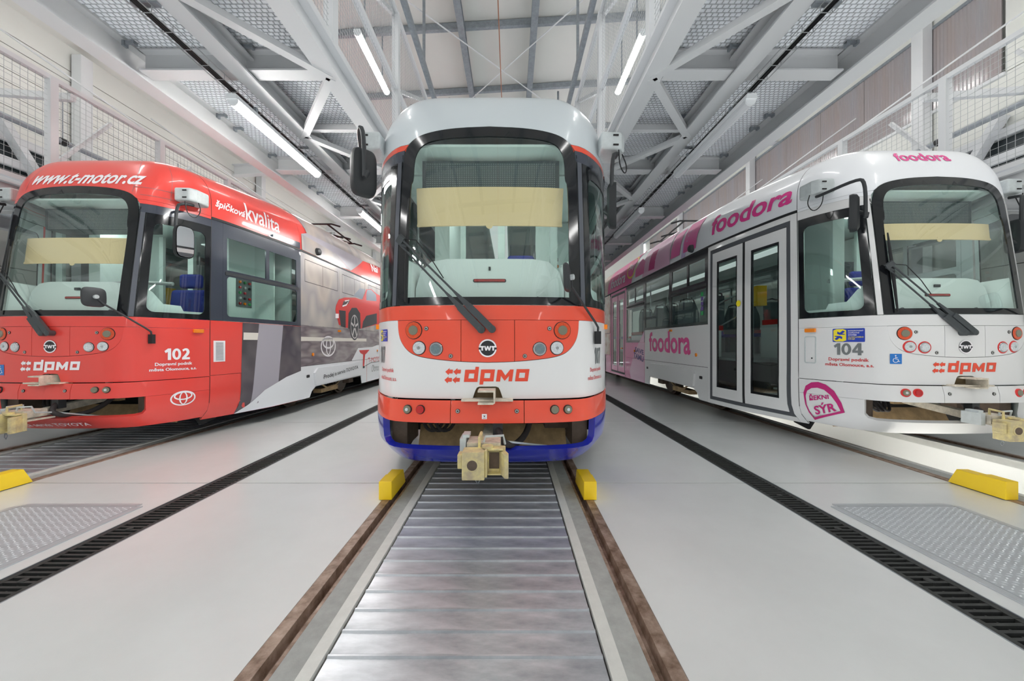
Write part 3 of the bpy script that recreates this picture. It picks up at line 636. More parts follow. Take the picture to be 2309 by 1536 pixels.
# ---------------------------------------------------------------- small fittings
def lamp(T, nm, s, v, rings, depth=.012):
    """rings: list of (radius, material, height)"""
    p, n = at(s, v); h = link(nm, None, None, T)
    for i, (r, m, z) in enumerate(rings):
        MB().lathe([(r, -.02), (r, z - .003), (r * .94, z)], p, n, 22).build(('bezel', 'lens', 'core')[min(i, 2)], M[m], h, True)
def bolt(T, s, v, off=0.):
    p, n = at(s, v, off); bt = link('panel_bolt', None, None, T); MB().lathe([(.0165, -.004), (.0165, .001), (.014, .002)], p, n, 16).build('bolt_cup', M['seam'], bt, True)
    MB().lathe([(.0135, .001), (.0135, .004), (.010, .005)], p, n, 14).build('bolt_head', M['bolt'], bt, True); MB().lathe([(.006, .004), (.006, .0056)], p, n, 8).build('bolt_socket', M['seam'], bt)

MASK = [(-.69, 1.33), (-.685, 1.24), (-.66, 1.165), (-.60, 1.095), (-.53, 1.062), (-.40, 1.04), (-.2, 1.022), (0, 1.017)]
MASK = [tuple(p) for p in chaikin(MASK, 2)]; MASK = MASK + [(-s, v) for s, v in MASK[::-1][1:]]          # lower outline, left to right
def mask_low(s): return float(np.interp(s, [p[0] for p in MASK], [p[1] for p in MASK]))
WS_OUT = [(.70, 1.442), (.70, 2.56), (.688, 2.66), (.655, 2.745), (.60, 2.80), (.50, 2.84), (.3, 2.873), (0, 2.885)]
WS_OUT = [tuple(p) for p in chaikin(WS_OUT, 2)]; WS_OUT = WS_OUT + [(-s, v) for s, v in WS_OUT[::-1][1:]]
WS_IN = [(.615, 1.50), (.625, 2.40), (.60, 2.43), (.60, 2.60), (.575, 2.68), (.53, 2.735), (.45, 2.765), (.3, 2.785), (0, 2.795)]
WS_IN = [tuple(p) for p in chaikin(WS_IN, 2)]; WS_IN = WS_IN + [(-s, v) for s, v in WS_IN[::-1][1:]]

def seat_meshes():
    sh = MB(); n = 8
    for i in range(n):
        z0, z1 = .0 + .62 * i / n, .62 * (i + 1) / n; f = lambda z: .06 + .10 * z - .05 * math.sin(z / .62 * math.pi)
        w = lambda z: .21 - .05 * max(0, z - .4) / .22
        sh.add([(-w(z0), f(z0), z0), (w(z0), f(z0), z0), (w(z1), f(z1), z1), (-w(z1), f(z1), z1), (-w(z0), f(z0) + .03, z0), (w(z0), f(z0) + .03, z0), (w(z1), f(z1) + .03, z1), (-w(z1), f(z1) + .03, z1)],
               [(0, 1, 2, 3), (7, 6, 5, 4), (0, 3, 7, 4), (1, 5, 6, 2)])
    pad = MB().box(-.2, .2, -.36, .06, -.07, .0); grip = MB().tube([(-.15, .11, .58), (-.13, .12, .66), (0, .125, .69), (.13, .12, .66), (.15, .11, .58)], .014, 8)
    return sh.mesh('backrest', M['seatgrey'], True), pad.mesh('cushion', M['seatblue']), grip.mesh('grip', M['rubber'], True)
SEAT = None

def tram(key, X0, YN, L):
    global SEAT
    body, nose, band, maskm, bump, skirt, roofm, stripe, hi = (L[k] for k in ('body', 'nose', 'band', 'mask', 'bumper', 'skirt', 'roof', 'stripe', 'hi'))
    T = empty('tram', (X0, YN, 0), L['label'], 'tram')
    q = lambda n, lp, m, off=0., th=.02: patch(n, lp if isinstance(lp[0], list) else [lp], M[m], T, off, th, M['lining'] if th else None)
    E = 1.468
    # ---- nose skin
    q('lower_skirt', [[(-E, .24), (-E, .579), (-.885, .579), (-.885, .43), (-.86, .395), (-.80, .38), (.80, .38), (.86, .395), (.885, .43), (.885, .579), (E, .579), (E, .24)]], skirt, 0, .05)
    for a, b_ in ((-E, -.232 - .035), (-.262, .262), (.267, E)): q('bumper_panel', rect(a, b_, .581, .741), bump, 0, .03)
    rec = [(-.112, .747), (-.090, .812), (-.080, .83), (-.062, .838), (.062, .838), (.080, .83), (.090, .812), (.112, .747)]
    out = [(-E, .747)] + rec + [(E, .747), (E, 1.327), (.694, 1.327)] + [(s, v - .004) for s, v in MASK[::-1][1:-1]] + [(-.694, 1.327), (-E, 1.327)]
    q('nose_panel', out, nose)
    for a, b_ in ((-.69, -.199), (-.195, .195), (.199, .69)):
        low = [(a, mask_low(a))] + [p for p in MASK if a < p[0] < b_] + [(b_, mask_low(b_))]
        if a == -.69: low = low[1:] if low[0][1] > 1.32 else low
        if b_ == .69: low = low[:-1] if low[-1][1] > 1.32 else low
        q('lamp_panel', low + [(b_, 1.326), (a, 1.326)], maskm, -.001)
    q('mask_gap', [(-.7, 1.331), *[(s * 1.008, v - .006) for s, v in MASK[1:-1]], (.7, 1.331)], 'seam', -.022, 0)
    q('belt_panel', rect(-E, E, 1.329, 1.437), band)
    patch('tow_recess', [[(-.17, .72)] + [(s * 1.1, v + .01) for s, v in rec[1:-1]] + [(.17, .72)]], M['under'], T, -.10, .01)
    # ---- windscreen, pillars, cab side windows
    q('windscreen_frame', [WS_OUT, WS_IN], 'frit', .002, .012); patch('windscreen', [WS_IN], M['glass'], T, -.004)
    for sg in (-1, 1):
        q('pillar_trim', rect(sg * .712, sg * .755, 1.442, 2.60), L['pillar'], .004, .03)
        q('pillar_edge', rect(sg * .702, sg * .711, 1.442, 2.66), 'frit', .0, .03); q('pillar_edge', rect(sg * .756, sg * .766, 1.442, 2.6), 'frit', .0, .03)
        if sg > 0: win = rrect(.845, 1.40, 1.50, 2.50, .07)
        else: win = rrect(-1.40, -.845, 1.50, 2.50, .07)
        q('cab_window_frame', [rect(sg * .768, sg * (E - .012), 1.442, 2.60), win], 'frit', .001, .012); patch('cab_window', [win], M['sglass'], T, -.004)
        q('cab_header', [(sg * .702, 2.602), (sg * E, 2.602), (sg * E, 2.697), (sg * .692, 2.697)] if sg > 0 else [(-E, 2.602), (-.702, 2.602), (-.692, 2.697), (-E, 2.697)], hi)
        lp = [(.692, 2.699), (E, 2.699), (E, 2.729), (.66, 2.745)]
        q('stripe_panel', lp if sg > 0 else [(-s, v) for s, v in lp[::-1]], stripe)
    top = [(s, v + .003) for s, v in WS_OUT if v > 2.74]
    q('roof_dome', [(E, 2.731)] + [(.663, 2.748)] + top[1:-1] + [(-.663, 2.748)] + [(-E, 2.731), (-E, 4.335), (E, 4.335)], roofm, 0, .03)
    SE = sb(13.9)
    for a, b_ in ((E + .004, sb(2.36)), (sb(2.36) + .004, sb(3.9)), (sb(3.9) + .004, sb(5.5)), (sb(5.5) + .004, sb(7.9)), (sb(7.9) + .004, SE)):
        for sg in (-1, 1): q('roof_panel', rect(sg * a, sg * b_, 2.731, 4.335), roofm, 0, .03)
    # ---- sides: sg = +1 driver's side, -1 door side
    for sg in (-1, 1):
        R = lambda b0, b1, v0, v1: rect(sg * sb(b0), sg * sb(b1), v0, v1)
        q('gutter', R(.745, 13.9, 2.70, 2.729), 'rubber', .006, .03)
        wrapped = L.get('wrap') and sg > 0
        if sg > 0:
            q('side_panel', R(.744, 2.38, .755, 1.437), body); q('side_panel', R(.744, 2.38, .2, .75), L['low'])
            q('side_post', R(.744, .895, 1.442, 2.698), L['post']); panes = [R(.955, 1.60, 2.10, 2.52), R(1.66, 2.26, 2.10, 2.52), rrect(sg * sb(.955), sg * sb(2.28), 1.50, 2.02, .05)]
            q('window_frame', [R(.897, 2.38, 1.442, 2.698)] + panes, 'frit' if not L.get('wrap') else 'darkband', .0, .02)
            for p in panes: patch('window_pane', [p], M['sglass'], T, -.008)
            q('window_rail', R(.93, 2.32, 2.035, 2.075), 'plastic', .006, .02)
            bays = [2.38 + 1.4 * i for i in range(9)]
        else:
            q('door_pillar', R(.744, .83, .2, 2.698), body); q('door_header', R(.832, 2.318, 2.63, 2.698), body); q('door_sill', R(.832, 2.318, .2, .262), L['low'])
            q('door_pillar', R(2.32, 2.38, .2, 2.698), body)
            def door(b0, b1, fm):
                q('door_seal', [R(b0, b1, .264, 2.628), R(b0 + .05, b1 - .05, .31, 2.57)], 'doorgrey', -.002, .03)
                mid_ = (b0 + b1) / 2
                q('door_seal', R(mid_ - .022, mid_ + .022, .312, 2.568), 'rubber', -.006, .03)
                for c0, c1 in ((b0 + .055, mid_ - .024), (mid_ + .024, b1 - .055)):
                    gl = R(c0 + .105, c1 - .105, .47, 2.42)
                    d = q('door_leaf', [R(c0, c1, .315, 2.565), gl], fm, -.004, .035)
                    patch('door_rim', [gl, R(c0 + .13, c1 - .13, .50, 2.39)], M['frit'], d, -.008, .02); patch('door_pane', [R(c0 + .13, c1 - .13, .50, 2.39)], M['sglass'], d, -.014)
            door(.832, 2.318, L['door']); bays = [2.38, 3.80, 5.20, 6.60]
            door(6.72, 8.12, L['door2']); q('door_header', R(6.66, 8.18, 2.63, 2.698), L['door2']); q('door_sill', R(6.66, 8.18, .2, .262), L['low2'])
            q('door_pillar', R(6.602, 6.718, .2, 2.628), L['door2']); q('door_pillar', R(8.122, 8.22, .2, 2.628), L['door2'])
            bays2 = [8.24, 9.64, 11.04, 12.44, 13.84]
        segs = list(zip(bays[:-1], bays[1:])) + ([] if sg > 0 else list(zip(bays2[:-1], bays2[1:])))
        for i, (b0, b1) in enumerate(segs):
            b1 -= .004; deep = sg < 0 and i == 2
            lowm = L['pinklow'] if (sg < 0 and b0 >= 5.1 and 'pinklow' in L) else body
            zb = 1.17 if deep else 1.46
            if wrapped:
                q('film_panel', R(b0, b1, zb, 2.698), 'wcity', 0, .02)
                f = [R(b0 + .12, b1 - .08, 2.21, 2.60), R(b0 + .13, b1 - .09, 2.22, 2.59)]; q('window_outline', f, 'seam', .0015, 0)
                q('window_bar', R(b0 + .72, b0 + .73, 2.21, 2.60), 'seam', .0015, 0)
            else:
                if i % 2 == 0: ps = [R(b0 + .1, b0 + .66, 2.18, 2.56), R(b0 + .72, b1 - .08, 2.18, 2.56), R(b0 + .06, b1 - .06, zb + .05, 2.06)]
                else: ps = [R(b0 + .05, b1 - .05, zb + .05, 2.58)]
                q('window_frame', [R(b0, b1, zb, 2.698)] + ps, 'frit', 0, .02)
                for p in ps: patch('window_pane', [p], M['sglass'], T, -.008)
                if i % 2 == 0: q('window_rail', R(b0 + .04, b1 - .04, 2.095, 2.14), 'plastic', .006, .02)
            bog = any(abs((b0 + b1) / 2 - c) < 1.0 for c in (3.8, 10.2))
            q('side_panel', R(b0, b1, .76, zb - .004), lowm if not wrapped else 'wroad')
            if not bog: q('side_skirt', R(b0, b1, .2, .756), L['low2'] if (sg < 0 and b0 > 5.1) else L['low'])
        for c in (3.8, 10.2):
            lo = sg * sb(c - 1.40), sg * sb(c + 1.40); S_ = lambda x: sg * sb(c + x)
            lp = [(S_(-1.415), .2), (S_(-1.15), .2), (S_(-1.08), .30), (S_(-.95), .37), (S_(1.08), .39), (S_(1.12), .2), (S_(1.395), .2), (S_(1.395), .756), (S_(-1.415), .756)]
            if sg < 0: lp = lp[::-1]
            q('bogie_skirt', lp, L.get('bogie', L['low']), 0, .02)
            lp = [(S_(-.98), .40), (S_(.98), .42), (S_(1.0), .64), (S_(.93), .70), (S_(-.93), .70), (S_(-1.03), .62)]
            q('bogie_bulge', lp if sg > 0 else lp[::-1], L.get('bogie', L['low']), .035, .05)
            for x in (-1.2, 1.22): patch('latch', [rrect(S_(x - .05), S_(x + .05), .55, .60, .015)], M['rubber'], T, .002, .006)
            lp = [(S_(-1.42), .758), (S_(1.4), .758)]; seam(T, sorted(lp))
    # end cap
    pe = Pv([-SE, SE], [1., 1.]); MB().box(-1.2, 1.2, pe[0][1] - .05, pe[0][1], .3, 3.6).build('rear_wall', M[body], T)
    for sg in (-1, 1): seam(T, [(sg * E, .21), (sg * E, .74)]); seam(T, [(sg * E, .75), (sg * E, 2.73)]); seam(T, [(sg * E, 2.735), (sg * E, 4.2)])
    # ---- lamps and bolts
    for sg in (-1, 1):
        rb = ('lred', .007) if key == 'r' else ('seam', 0.)
        lamp(T, 'marker_lamp', sg * .555, 1.252, [(.067, 'seam', .002), (.062, 'orangelens', .008), (.036, 'smoke', .016)])
        lamp(T, 'headlight', sg * .513, 1.121, [(.053 + rb[1], rb[0], .002), (.047, 'clearlens', .010), (.012, 'chrome', .014)])
        lamp(T, 'headlight', sg * .383, 1.114, [(.053 + rb[1], rb[0], .002), (.049, 'chrome', .006), (.038, 'darklens' if key == 'c' else 'clearlens', .014)])
        bolt(T, sg * .457, 1.265); bolt(T, sg * .273, 1.062); bolt(T, sg * .212, .667)
        lamp(T, 'bumper_lamp', sg * .588, .672, [(.034 + rb[1], rb[0], .003), (.029, 'smoke', .012), (.012, 'clearlens', .015)])
        lamp(T, 'bumper_lamp', sg * .488, .674, [(.034 + rb[1], rb[0], .003), (.029, 'redlens' if sg < 0 else 'smoke', .012)])
        p, n = at(sg * 1.33, 1.30); t = n.cross(Vector((0, 0, 1))).normalized()
        sv = MB().obox(p + n * .012, n * .014, t * .055, Vector((0, 0, .022))).build('side_indicator', M['ambercap'], T)
        bv = sv.modifiers.new('bevel', 'BEVEL'); bv.width = .006; bv.segments = 2
        for b0 in (3.75, 7.0, 10.4):
            p, n = at(sg * sb(b0), 1.40 if b0 < 4 else 1.0); MB().obox(p + n * .01, n * .012, Vector((0, .05, 0)), Vector((0, 0, .02))).build('side_indicator', M['ambercap'], T)
        for b0 in (2.75, 5.9):
            p, n = at(sg * sb(b0), .95); MB().lathe([(.03, 0), (.03, .015), (.02, .02)], p, n, 12).build('side_reflector', M['ambercap'], T, True)
        p, n = at(sg * sb(2.9), 2.80); MB().lathe([(.07, -.02), (.07, .02), (.06, .06), (.03, .08)], p, n, 16).build('side_camera', M['plastic'], T, True)
    twt(T, 0, 1.12, .066); dpmo(T, L['dpmo'])
    p, n = at(0, .80)
    tb = link('tow_bracket', None, None, T)
    MB().box(-.185, .185, -.075, .02, .740, .754).build('bracket_plate', M['coupler'], tb)
    MB().box(-.062, .058, -.13, .04, .812, .826).box(.048, .058, -.13, .04, .733, .812).box(-.062, .048, -.13, .04, .726, .738).build('bracket_hook', M['coupler'], tb)
    # ---- wiper
    wp = link('wiper', None, None, T)
    A0, A1 = at(-.045, 1.255, .035)[0], at(.032, 1.258, .045)[0]; B0, B1 = at(-.672, 1.91, .05)[0], at(-.645, 1.935, .065)[0]
    for a, b_ in ((A0, B0), (A1, B1)):
        m1 = a.lerp(b_, .25); m2 = a.lerp(b_, .42)
        MB().beam(a, m1, .05, .03, (0, -1, 0)).build('wiper_arm', M['wiper'], wp); MB().prism([(-.022, 0), (.022, 0), (.008, 1), (-.008, 1)], m1, (m1 - a).cross(Vector((0, -1, 0))).normalized(), m2 - m1, Vector((0, .02, 0))).build('wiper_arm', M['wiper'], wp)
        MB().tube([m2 + Vector((0, .01, 0)), b_], .008, 8).build('wiper_rod', M['wiper'], wp, True)
        MB().lathe([(.028, -.045), (.028, .012), (.022, .016)], a, (0, -1, 0), 16).build('wiper_pivot', M['wiper'], wp, True)
    MB().beam(B0, B1 + (B1 - B0) * .6, .05, .025, (0, -1, 0)).build('wiper_link', M['wiper'], wp)
    MB().tube([at(-.615, v, .028)[0] for v in np.linspace(1.46, 2.27, 9)], [.007, .010, .012, .014, .016, .014, .012, .010, .006], 8).build('wiper_blade', M['rubber'], wp, True)
    MB().tube([B0, B0.lerp(at(-.615, 1.88, .04)[0], .6), at(-.615, 1.88, .035)[0]], .012, 8).build('wiper_link', M['wiper'], wp, True)
    MB().tube([A1.lerp(B1, .55) + Vector((.02, -.01, .0)), A1.lerp(B1, .72) + Vector((.05, -.02, .02)), A1.lerp(B1, .9) + Vector((.05, -.02, .05)), B1], .004, 6).build('washer_hose', M['rubber'], wp, True)
    # ---- mirrors
    for sg in (-1, 1):
        hb = link('mirror_housing', None, None, T)
        bx = MB().prism([(-.02, -.12), (.15, -.11), (.19, -.05), (.2, .10), (.16, .15), (-.03, .15)], (sg * .95, .50, 2.785), (sg, 0, 0), (0, 1, 0), (0, 0, .15)).build('housing_box', M['boxgrey'], hb)
        bv = bx.modifiers.new('bevel', 'BEVEL'); bv.width = .02; bv.segments = 3
        for z in (2.82, 2.90): MB().box(sg * 1.05 - .022, sg * 1.05 + .022, .378, .386, z - .006, z + .006).build('slot', M['seam'], hb)
        if sg < 0: pts, c, n = [(-1.08, .45, 2.76), (-1.09, .40, 2.75), (-.985, .08, 2.79), (-.93, .05, 2.76), (-.925, .05, 2.40)], Vector((-.985, .16, 2.47)), Vector((-.72, .7, 0)).normalized()
        else: pts, c, n = [(1.07, .48, 2.76), (1.06, .36, 2.74), (1.0, .33, 2.70), (1.0, .33, 2.20)], Vector((1.055, .39, 2.31)), Vector((.96, -.27, 0)).normalized()
        MB().tube([tuple(p) for p in chaikin(pts, 2)], .016, 10).build('mirror_arm', M['plastic'], hb, True)
        x = Vector((0, 0, 1)).cross(n).normalized(); hw, hh = .095, .18
        shell = MB(); rings = [(1.0, .0, 1.0), (1.02, .35, 1.02), (.96, .75, .97), (.7, 1, .8)]; N_ = 24; sup = lambda t: (math.copysign(abs(math.cos(t)) ** .45, math.cos(t)), math.copysign(abs(math.sin(t)) ** .45, math.sin(t)))
        vs = []
        for k, d, k2 in rings:
            for i in range(N_):
                cx, cz = sup(2 * math.pi * i / N_); vs.append(c + x * cx * hw * k + Vector((0, 0, 1)) * cz * hh * k2 - n * d * .075)
        fs = [(r * N_ + i, r * N_ + (i + 1) % N_, (r + 1) * N_ + (i + 1) % N_, (r + 1) * N_ + i) for r in range(3) for i in range(N_)] + [tuple(range(3 * N_, 4 * N_))]
        shell.add(vs, fs); shell.build('mirror_shell', M['mirrorback'], hb, True)
        g = MB(); g.add([c + x * sup(2 * math.pi * i / N_)[0] * hw * .93 + Vector((0, 0, 1)) * sup(2 * math.pi * i / N_)[1] * hh * .95 + n * .004 for i in range(N_)], [tuple(range(N_))]); g.build('mirror_face', M['mirror'], hb)
        MB().tube([c - n * .07, c - n * .07 + (Vector(pts[-1]) - c) * .5, Vector(pts[-1])], .02, 10).build('mirror_knuckle', M['plastic'], hb, True)
        MB().tube([tuple(p) for p in chaikin([(sg * 1.13, .48, 2.79), (sg * 1.17, .47, 2.68), (sg * 1.14, .42, 2.58), (sg * 1.08, .38, 2.64), (sg * 1.07, .37, 2.77)], 2)], .005, 6).build('mirror_lead', M['cable'], hb, True)
    fm = link('kerb_mirror', None, None, T)
    pb = at(.90, 1.22, .03)[0]; c = Vector((.565, -.10, 1.62)); n = Vector((1, -.3, .05)).normalized(); x = Vector((0, 0, 1)).cross(n).normalized(); z_ = n.cross(x)
    MB().tube([pb, pb + Vector((0, -.01, .06)), pb + Vector((-.03, -.04, .10)), c.lerp(pb, .15) + Vector((0, 0, -.0)), c + n * .03], .009, 8).build('mirror_arm', M['plastic'], fm, True)
    MB().box(pb.x - .022, pb.x + .022, pb.y - .02, pb.y + .02, pb.z - .07, pb.z + .03).build('mirror_foot', M['rubber'], fm)
    ring = [(math.copysign(abs(math.cos(t)) ** .5, math.cos(t)), math.copysign(abs(math.sin(t)) ** .5, math.sin(t))) for t in np.linspace(0, 2 * math.pi, 24, endpoint=False)]
    MB().add([c + x * a * .095 * k + z_ * b_ * .10 * k + n * d for k, d in ((.96, -.012), (1, 0), (.95, .015), (.6, .025)) for a, b_ in ring], [(r * 24 + i, r * 24 + (i + 1) % 24, (r + 1) * 24 + (i + 1) % 24, (r + 1) * 24 + i) for r in range(3) for i in range(24)] + [tuple(range(72, 96))]).build('mirror_shell', M['plastic'], fm, True)
    MB().add([c + x * a * .085 + z_ * b_ * .09 - n * .0125 for a, b_ in ring], [tuple(range(24))[::-1]]).build('mirror_face', M['mirror'], fm)
    MB().lathe([(.02, .02), (.02, .05), (.012, .055)], c, n, 12).build('mirror_ball', M['boxgrey'], fm, True)
    # ---- coupler
    cp = link('coupler', None, None, T)
    hd = MB(); Z = .40
    hd.box(-.135, .005, -.42, -.30, Z - .095, Z + .08).box(-.165, -.135, -.40, -.32, Z - .03, Z + .06)                          # cone side
    hd.box(.005, .135, -.315, -.28, Z - .085, Z + .085).box(.005, .02, -.40, -.3, Z - .085, Z + .085).box(.02, .12, -.36, -.3, Z + .072, Z + .085).box(.02, .12, -.36, -.3, Z - .085, Z - .075)
    hd.prism([(.085, 0), (.13, -.13), (.155, -.13), (.155, -.09), (.125, 0)], (0, -.29, Z - .085), (1, 0, 0), (0, 1, 0), (0, 0, .15))
    h = hd.build('coupler_head', M['couplery'], cp); bv = h.modifiers.new('bevel', 'BEVEL'); bv.width = .01; bv.segments = 2
    MB().lathe([(.042, 0), (.042, .004), (.034, .006)], (-.07, -.42, Z), (0, -1, 0), 18).build('coupler_cone', M['couplery'], cp, True); MB().lathe([(.032, 0), (.032, .0075)], (-.07, -.42, Z), (0, -1, 0), 18).build('coupler_hole', M['brown'], cp, True)
    MB().box(.03, .105, -.318, -.3155, Z - .055, Z + .05).build('coupler_mouth', M['brown'], cp)
    MB().lathe([(.036, 0), (.036, .015), (.02, .015)], (.02, -.33, Z + .085), (0, 0, 1), 16).build('coupler_boss', M['couplery'], cp, True)
    MB().beam((0, -.28, Z + .03), (0, .65, .53), .075, .07).build('coupler_bar', M['coupler'], cp); MB().box(-.12, .1, -.28, -.10, Z + .03, Z + .10).build('coupler_case', M['coupler'], cp)
    MB().box(.09, .13, -.30, -.06, Z, Z + .015).build('coupler_strap', M['coupler'], cp)
    MB().tube([(-.035, -.30, Z + .08), (-.035, -.30, Z + .14), (-.03, -.20, Z + .15), (-.03, -.20, Z + .09)], .010, 8).build('coupler_handle', M['couplery'], cp, True)
    MB().tube([(-.01, -.25, Z + .10), (.0, -.25, Z + .135), (.12, -.24, Z + .14), (.13, -.22, Z + .08), (.12, -.05, Z + .05), (.45, .15, .36)], .008, 8).build('coupler_lever', M['boxgrey'], cp, True)
    MB().box(-.17, -.13, -.25, -.10, Z + .01, Z + .12).box(-.155, -.11, -.22, -.12, Z + .12, Z + .14).build('coupler_socket', M['boxgrey'], cp)
    MB().box(.04, .11, -.02, .05, Z + .08, Z + .19).build('hose_clamp', M['plastic'], cp)
    MB().tube([tuple(p) for p in chaikin([(.07, .02, Z + .14), (.09, -.05, Z + .10), (.12, -.08, Z + .04), (.2, .05, Z - .01), (.3, .2, Z + .05), (.34, .35, Z + .2)], 2)], .024, 10).build('coupler_hose', M['hose'], cp, True)
    MB().tube([(-.05, -.30, Z - .09), (-.06, -.3, Z - .14), (-.045, -.3, Z - .16), (-.03, -.3, Z - .13), (-.05, -.3, Z - .10)], .004, 6).build('coupler_chain', M['galv'], cp, True)
    # ---- underframe
    uf = link('underframe', None, None, T)
    MB().box(-1.05, 1.05, 1.2, 13.6, .55, .88).build('floor_pan', M['chassis'], uf)
    MB().obox((0, .74, .29), Vector((.68, 0, 0)), Vector((0, .05, .10)), Vector((0, .012, -.005))).build('guard_plate', M['under'], uf); MB().box(-.95, .95, .95, 1.2, .3, .85).build('bulkhead', M['chassis'], uf)
    MB().box(-.9, .9, .62, .70, .53, .62).build('cross_member', M['brown'], uf); MB().box(-.78, -.66, .25, .6, .33, .6).build('end_post', M['brown'], uf); MB().box(.66, .78, .25, .6, .33, .6).build('end_post', M['brown'], uf)
    MB().box(-.13, .13, .55, .62, .47, .60).build('coupler_anchor', M['under'], uf)
    for x in (-.075, .075): MB().lathe([(.042, 0), (.042, .02), (.022, .02), (.022, .04)], (x, .55, .555), (0, -1, 0), 12).build('anchor_bolt', M['brown'], uf, True)
    MB().box(.46, .72, .45, .6, .43, .58).build('terminal_box', M['brown'], uf)
    for k in range(3): MB().tube([tuple(p) for p in chaikin([(-.58 + .04 * k, .45, .60), (-.56 + .05 * k, .38, .48), (-.50 + .05 * k, .36, .42), (-.42 + .05 * k, .4, .44), (-.38 + .05 * k, .5, .60)], 2)], .014, 8).build('hose', M['hose'], uf, True)
    MB().tube([(-.2, .5, .58), (-.3, .52, .52), (-.45, .55, .56)], .03, 10).build('hose', M['hose'], uf, True)
    for sg in (-1, 1): MB().prism([(0, .30), (.38, .30), (.34, .16), (.12, .12)], (sg * .86, .72, 0), (0, 1, 0), (0, 0, 1), (-sg * .03, 0, 0)).build('rail_guard', M['chassis'], uf)
    for c in (3.8, 10.2):
        bg = link('bogie', None, None, T)
        for sg in (-1, 1):
            MB().box(sg * .98 - .05, sg * .98 + .05, c - 1.25, c + 1.25, .36, .50).build('bogie_frame', M['brown'], bg)
            for dy in (-.95, .95):
                MB().lathe([(.10, -.06), (.30, -.06), (.31, -.02), (.35, -.02), (.35, .06), (.37, .065), (.37, .085), (.2, .085)], (sg * .765, c + dy, .352), (-sg, 0, 0), 28).build('wheel', M['wheel'], bg, True)
                MB().box(sg * .98 - .07, sg * .98 + .07, c + dy - .12, c + dy + .12, .24, .42).build('axle_box', M['brown'], bg)
            MB().tube([(sg * 1.05, c - .5, .4), (sg * 1.06, c - .2, .26), (sg * 1.05, c + .2, .27), (sg * 1.05, c + .5, .4)], .018, 8).build('bogie_hose', M['under'], bg, True)
            MB().box(sg * .95 - .08, sg * .95 + .08, c - .35, c + .35, .17, .25).build('track_brake', M['under'], bg)
        for dy in (-.95, .95): MB().tube([(-.76, c + dy, .352), (.76, c + dy, .352)], .07, 12).build('axle', M['wheel'], bg, True)
    # ---- cab and saloon interior
    it = link('cab_interior', None, None, T)
    MB().box(-1.12, 1.12, 1.5, 13.7, .89, .93).box(-.85, .85, .32, 1.5, .89, .93).build('interior_floor', M['step'], it)
    MB().box(-.9, .9, .75, 13.7, 2.72, 2.75).build('interior_ceiling', M['mint'], it)
    lp = [(-.66, 1.45), (.66, 1.45), (.66, 1.62), (.60, 1.76), (.50, 1.84), (.36, 1.86), (-.36, 1.86), (-.50, 1.84), (-.60, 1.76), (-.66, 1.62)]
    patch('dashboard', [lp], M['mint2'], it, -.19, .30)
    lb = link('light_bar', None, None, T); patch('bar_case', [rrect(-.135, .135, 1.665, 1.693, .012)], M['rubber'], lb, -.186, .01); patch('bar_lens', [rect(-.125, .125, 1.670, 1.688)], M['redlens'], lb, -.178, .01)
    for s in (-.4, .4):
        p, n_ = at(s, 1.53, -.185); MB().lathe([(.018, 0), (.018, .012)], p, n_, 12).build('dash_knob', M['plastic'], it, True)
    p, n_ = at(0, 1.775, -.185); MB().obox(p + n_ * .004, n_ * .006, Vector((.03 if key != 'c' else .008, 0, 0)), Vector((0, 0, .014))).build('dash_emblem', M['plastic'], it)
    for sg in (-1, 1):
        lpx = [(.70, 1.45), (1.44, 1.45), (1.44, 1.53), (1.2, 1.53), (1.17, 1.59), (1.0, 1.60), (.90, 1.72), (.80, 1.80), (.70, 1.83)]
        patch('side_console', [lpx if sg > 0 else [(-s, v) for s, v in lpx[::-1]]], M['mint2'], it, -.05, .22)
    b0, b1 = L['blind']; patch('sun_blind', [[(-.60, b0), (.60, b0), (.62, b1), (-.62, b1)]], M['blind'], it, -.10, .004); patch('blind_bar', [rect(-.60, .60, b0 - .012, b0 + .006)], M['blind'], it, -.094, .014)
    patch('blind_tab', [ell(-.0, b0 - .012, .028, .028, 14)], M['blind'], it, -.093, .006)
    MB().box(-.58, .58, .42, .62, 2.46, 2.70).build('display_case', M['disp'], it); 
    MB().prism([(-.62, .30), (-.45, .26), (.45, .26), (.62, .30), (.80, .75), (-.80, .75)], (0, 0, 2.735), (1, 0, 0), (0, 1, 0), (0, 0, .02)).build('cab_headliner', M['mint'], it)
    MB().box(-.35, .35, .80, .95, 2.69, 2.715).build('cab_fill_light', M['cabfill'], it)  # added glowing box that brightens the cab, hidden behind the display case
    dots = []
    for i in range(72):
        for j in range(13):
            x, z = -.54 + i * .0152, 2.475 + j * .0165; r = .0022; dots.append([(x - r, .4185, z - r), (x + r, .4185, z - r), (x + r, .4185, z + r), (x - r, .4185, z + r)])
    quads('display_dots', dots, M['mint'], it, 'stuff')
    MB().box(-.98, -.42, .84, .88, .93, 1.5).build('partition', M['mint'], it); MB().box(-.98, -.90, .84, .88, 1.5, 2.72).build('partition_post', M['mint'], it); MB().box(-.56, -.42, .84, .88, 1.5, 2.72).build('partition_post', M['mint'], it); MB().box(-.46, -.42, .88, 1.66, .93, 2.72).build('partition', M['mint'], it); MB().box(.46, .62, 1.62, 1.66, .93, 2.72).build('partition', M['mint'], it)
    MB().box(-.42, .46, 1.62, 1.65, .93, 1.5).build('partition', M['lining'], it); MB().box(-.42, -.36, 1.62, 1.66, 1.5, 2.72).box(.02, .1, 1.6, 1.66, 1.5, 2.72).build('partition_post', M['mint'], it)
    MB().box(.16, .40, 1.60, 1.62, 1.5, 2.3).build('partition_pane', M['band'], it)
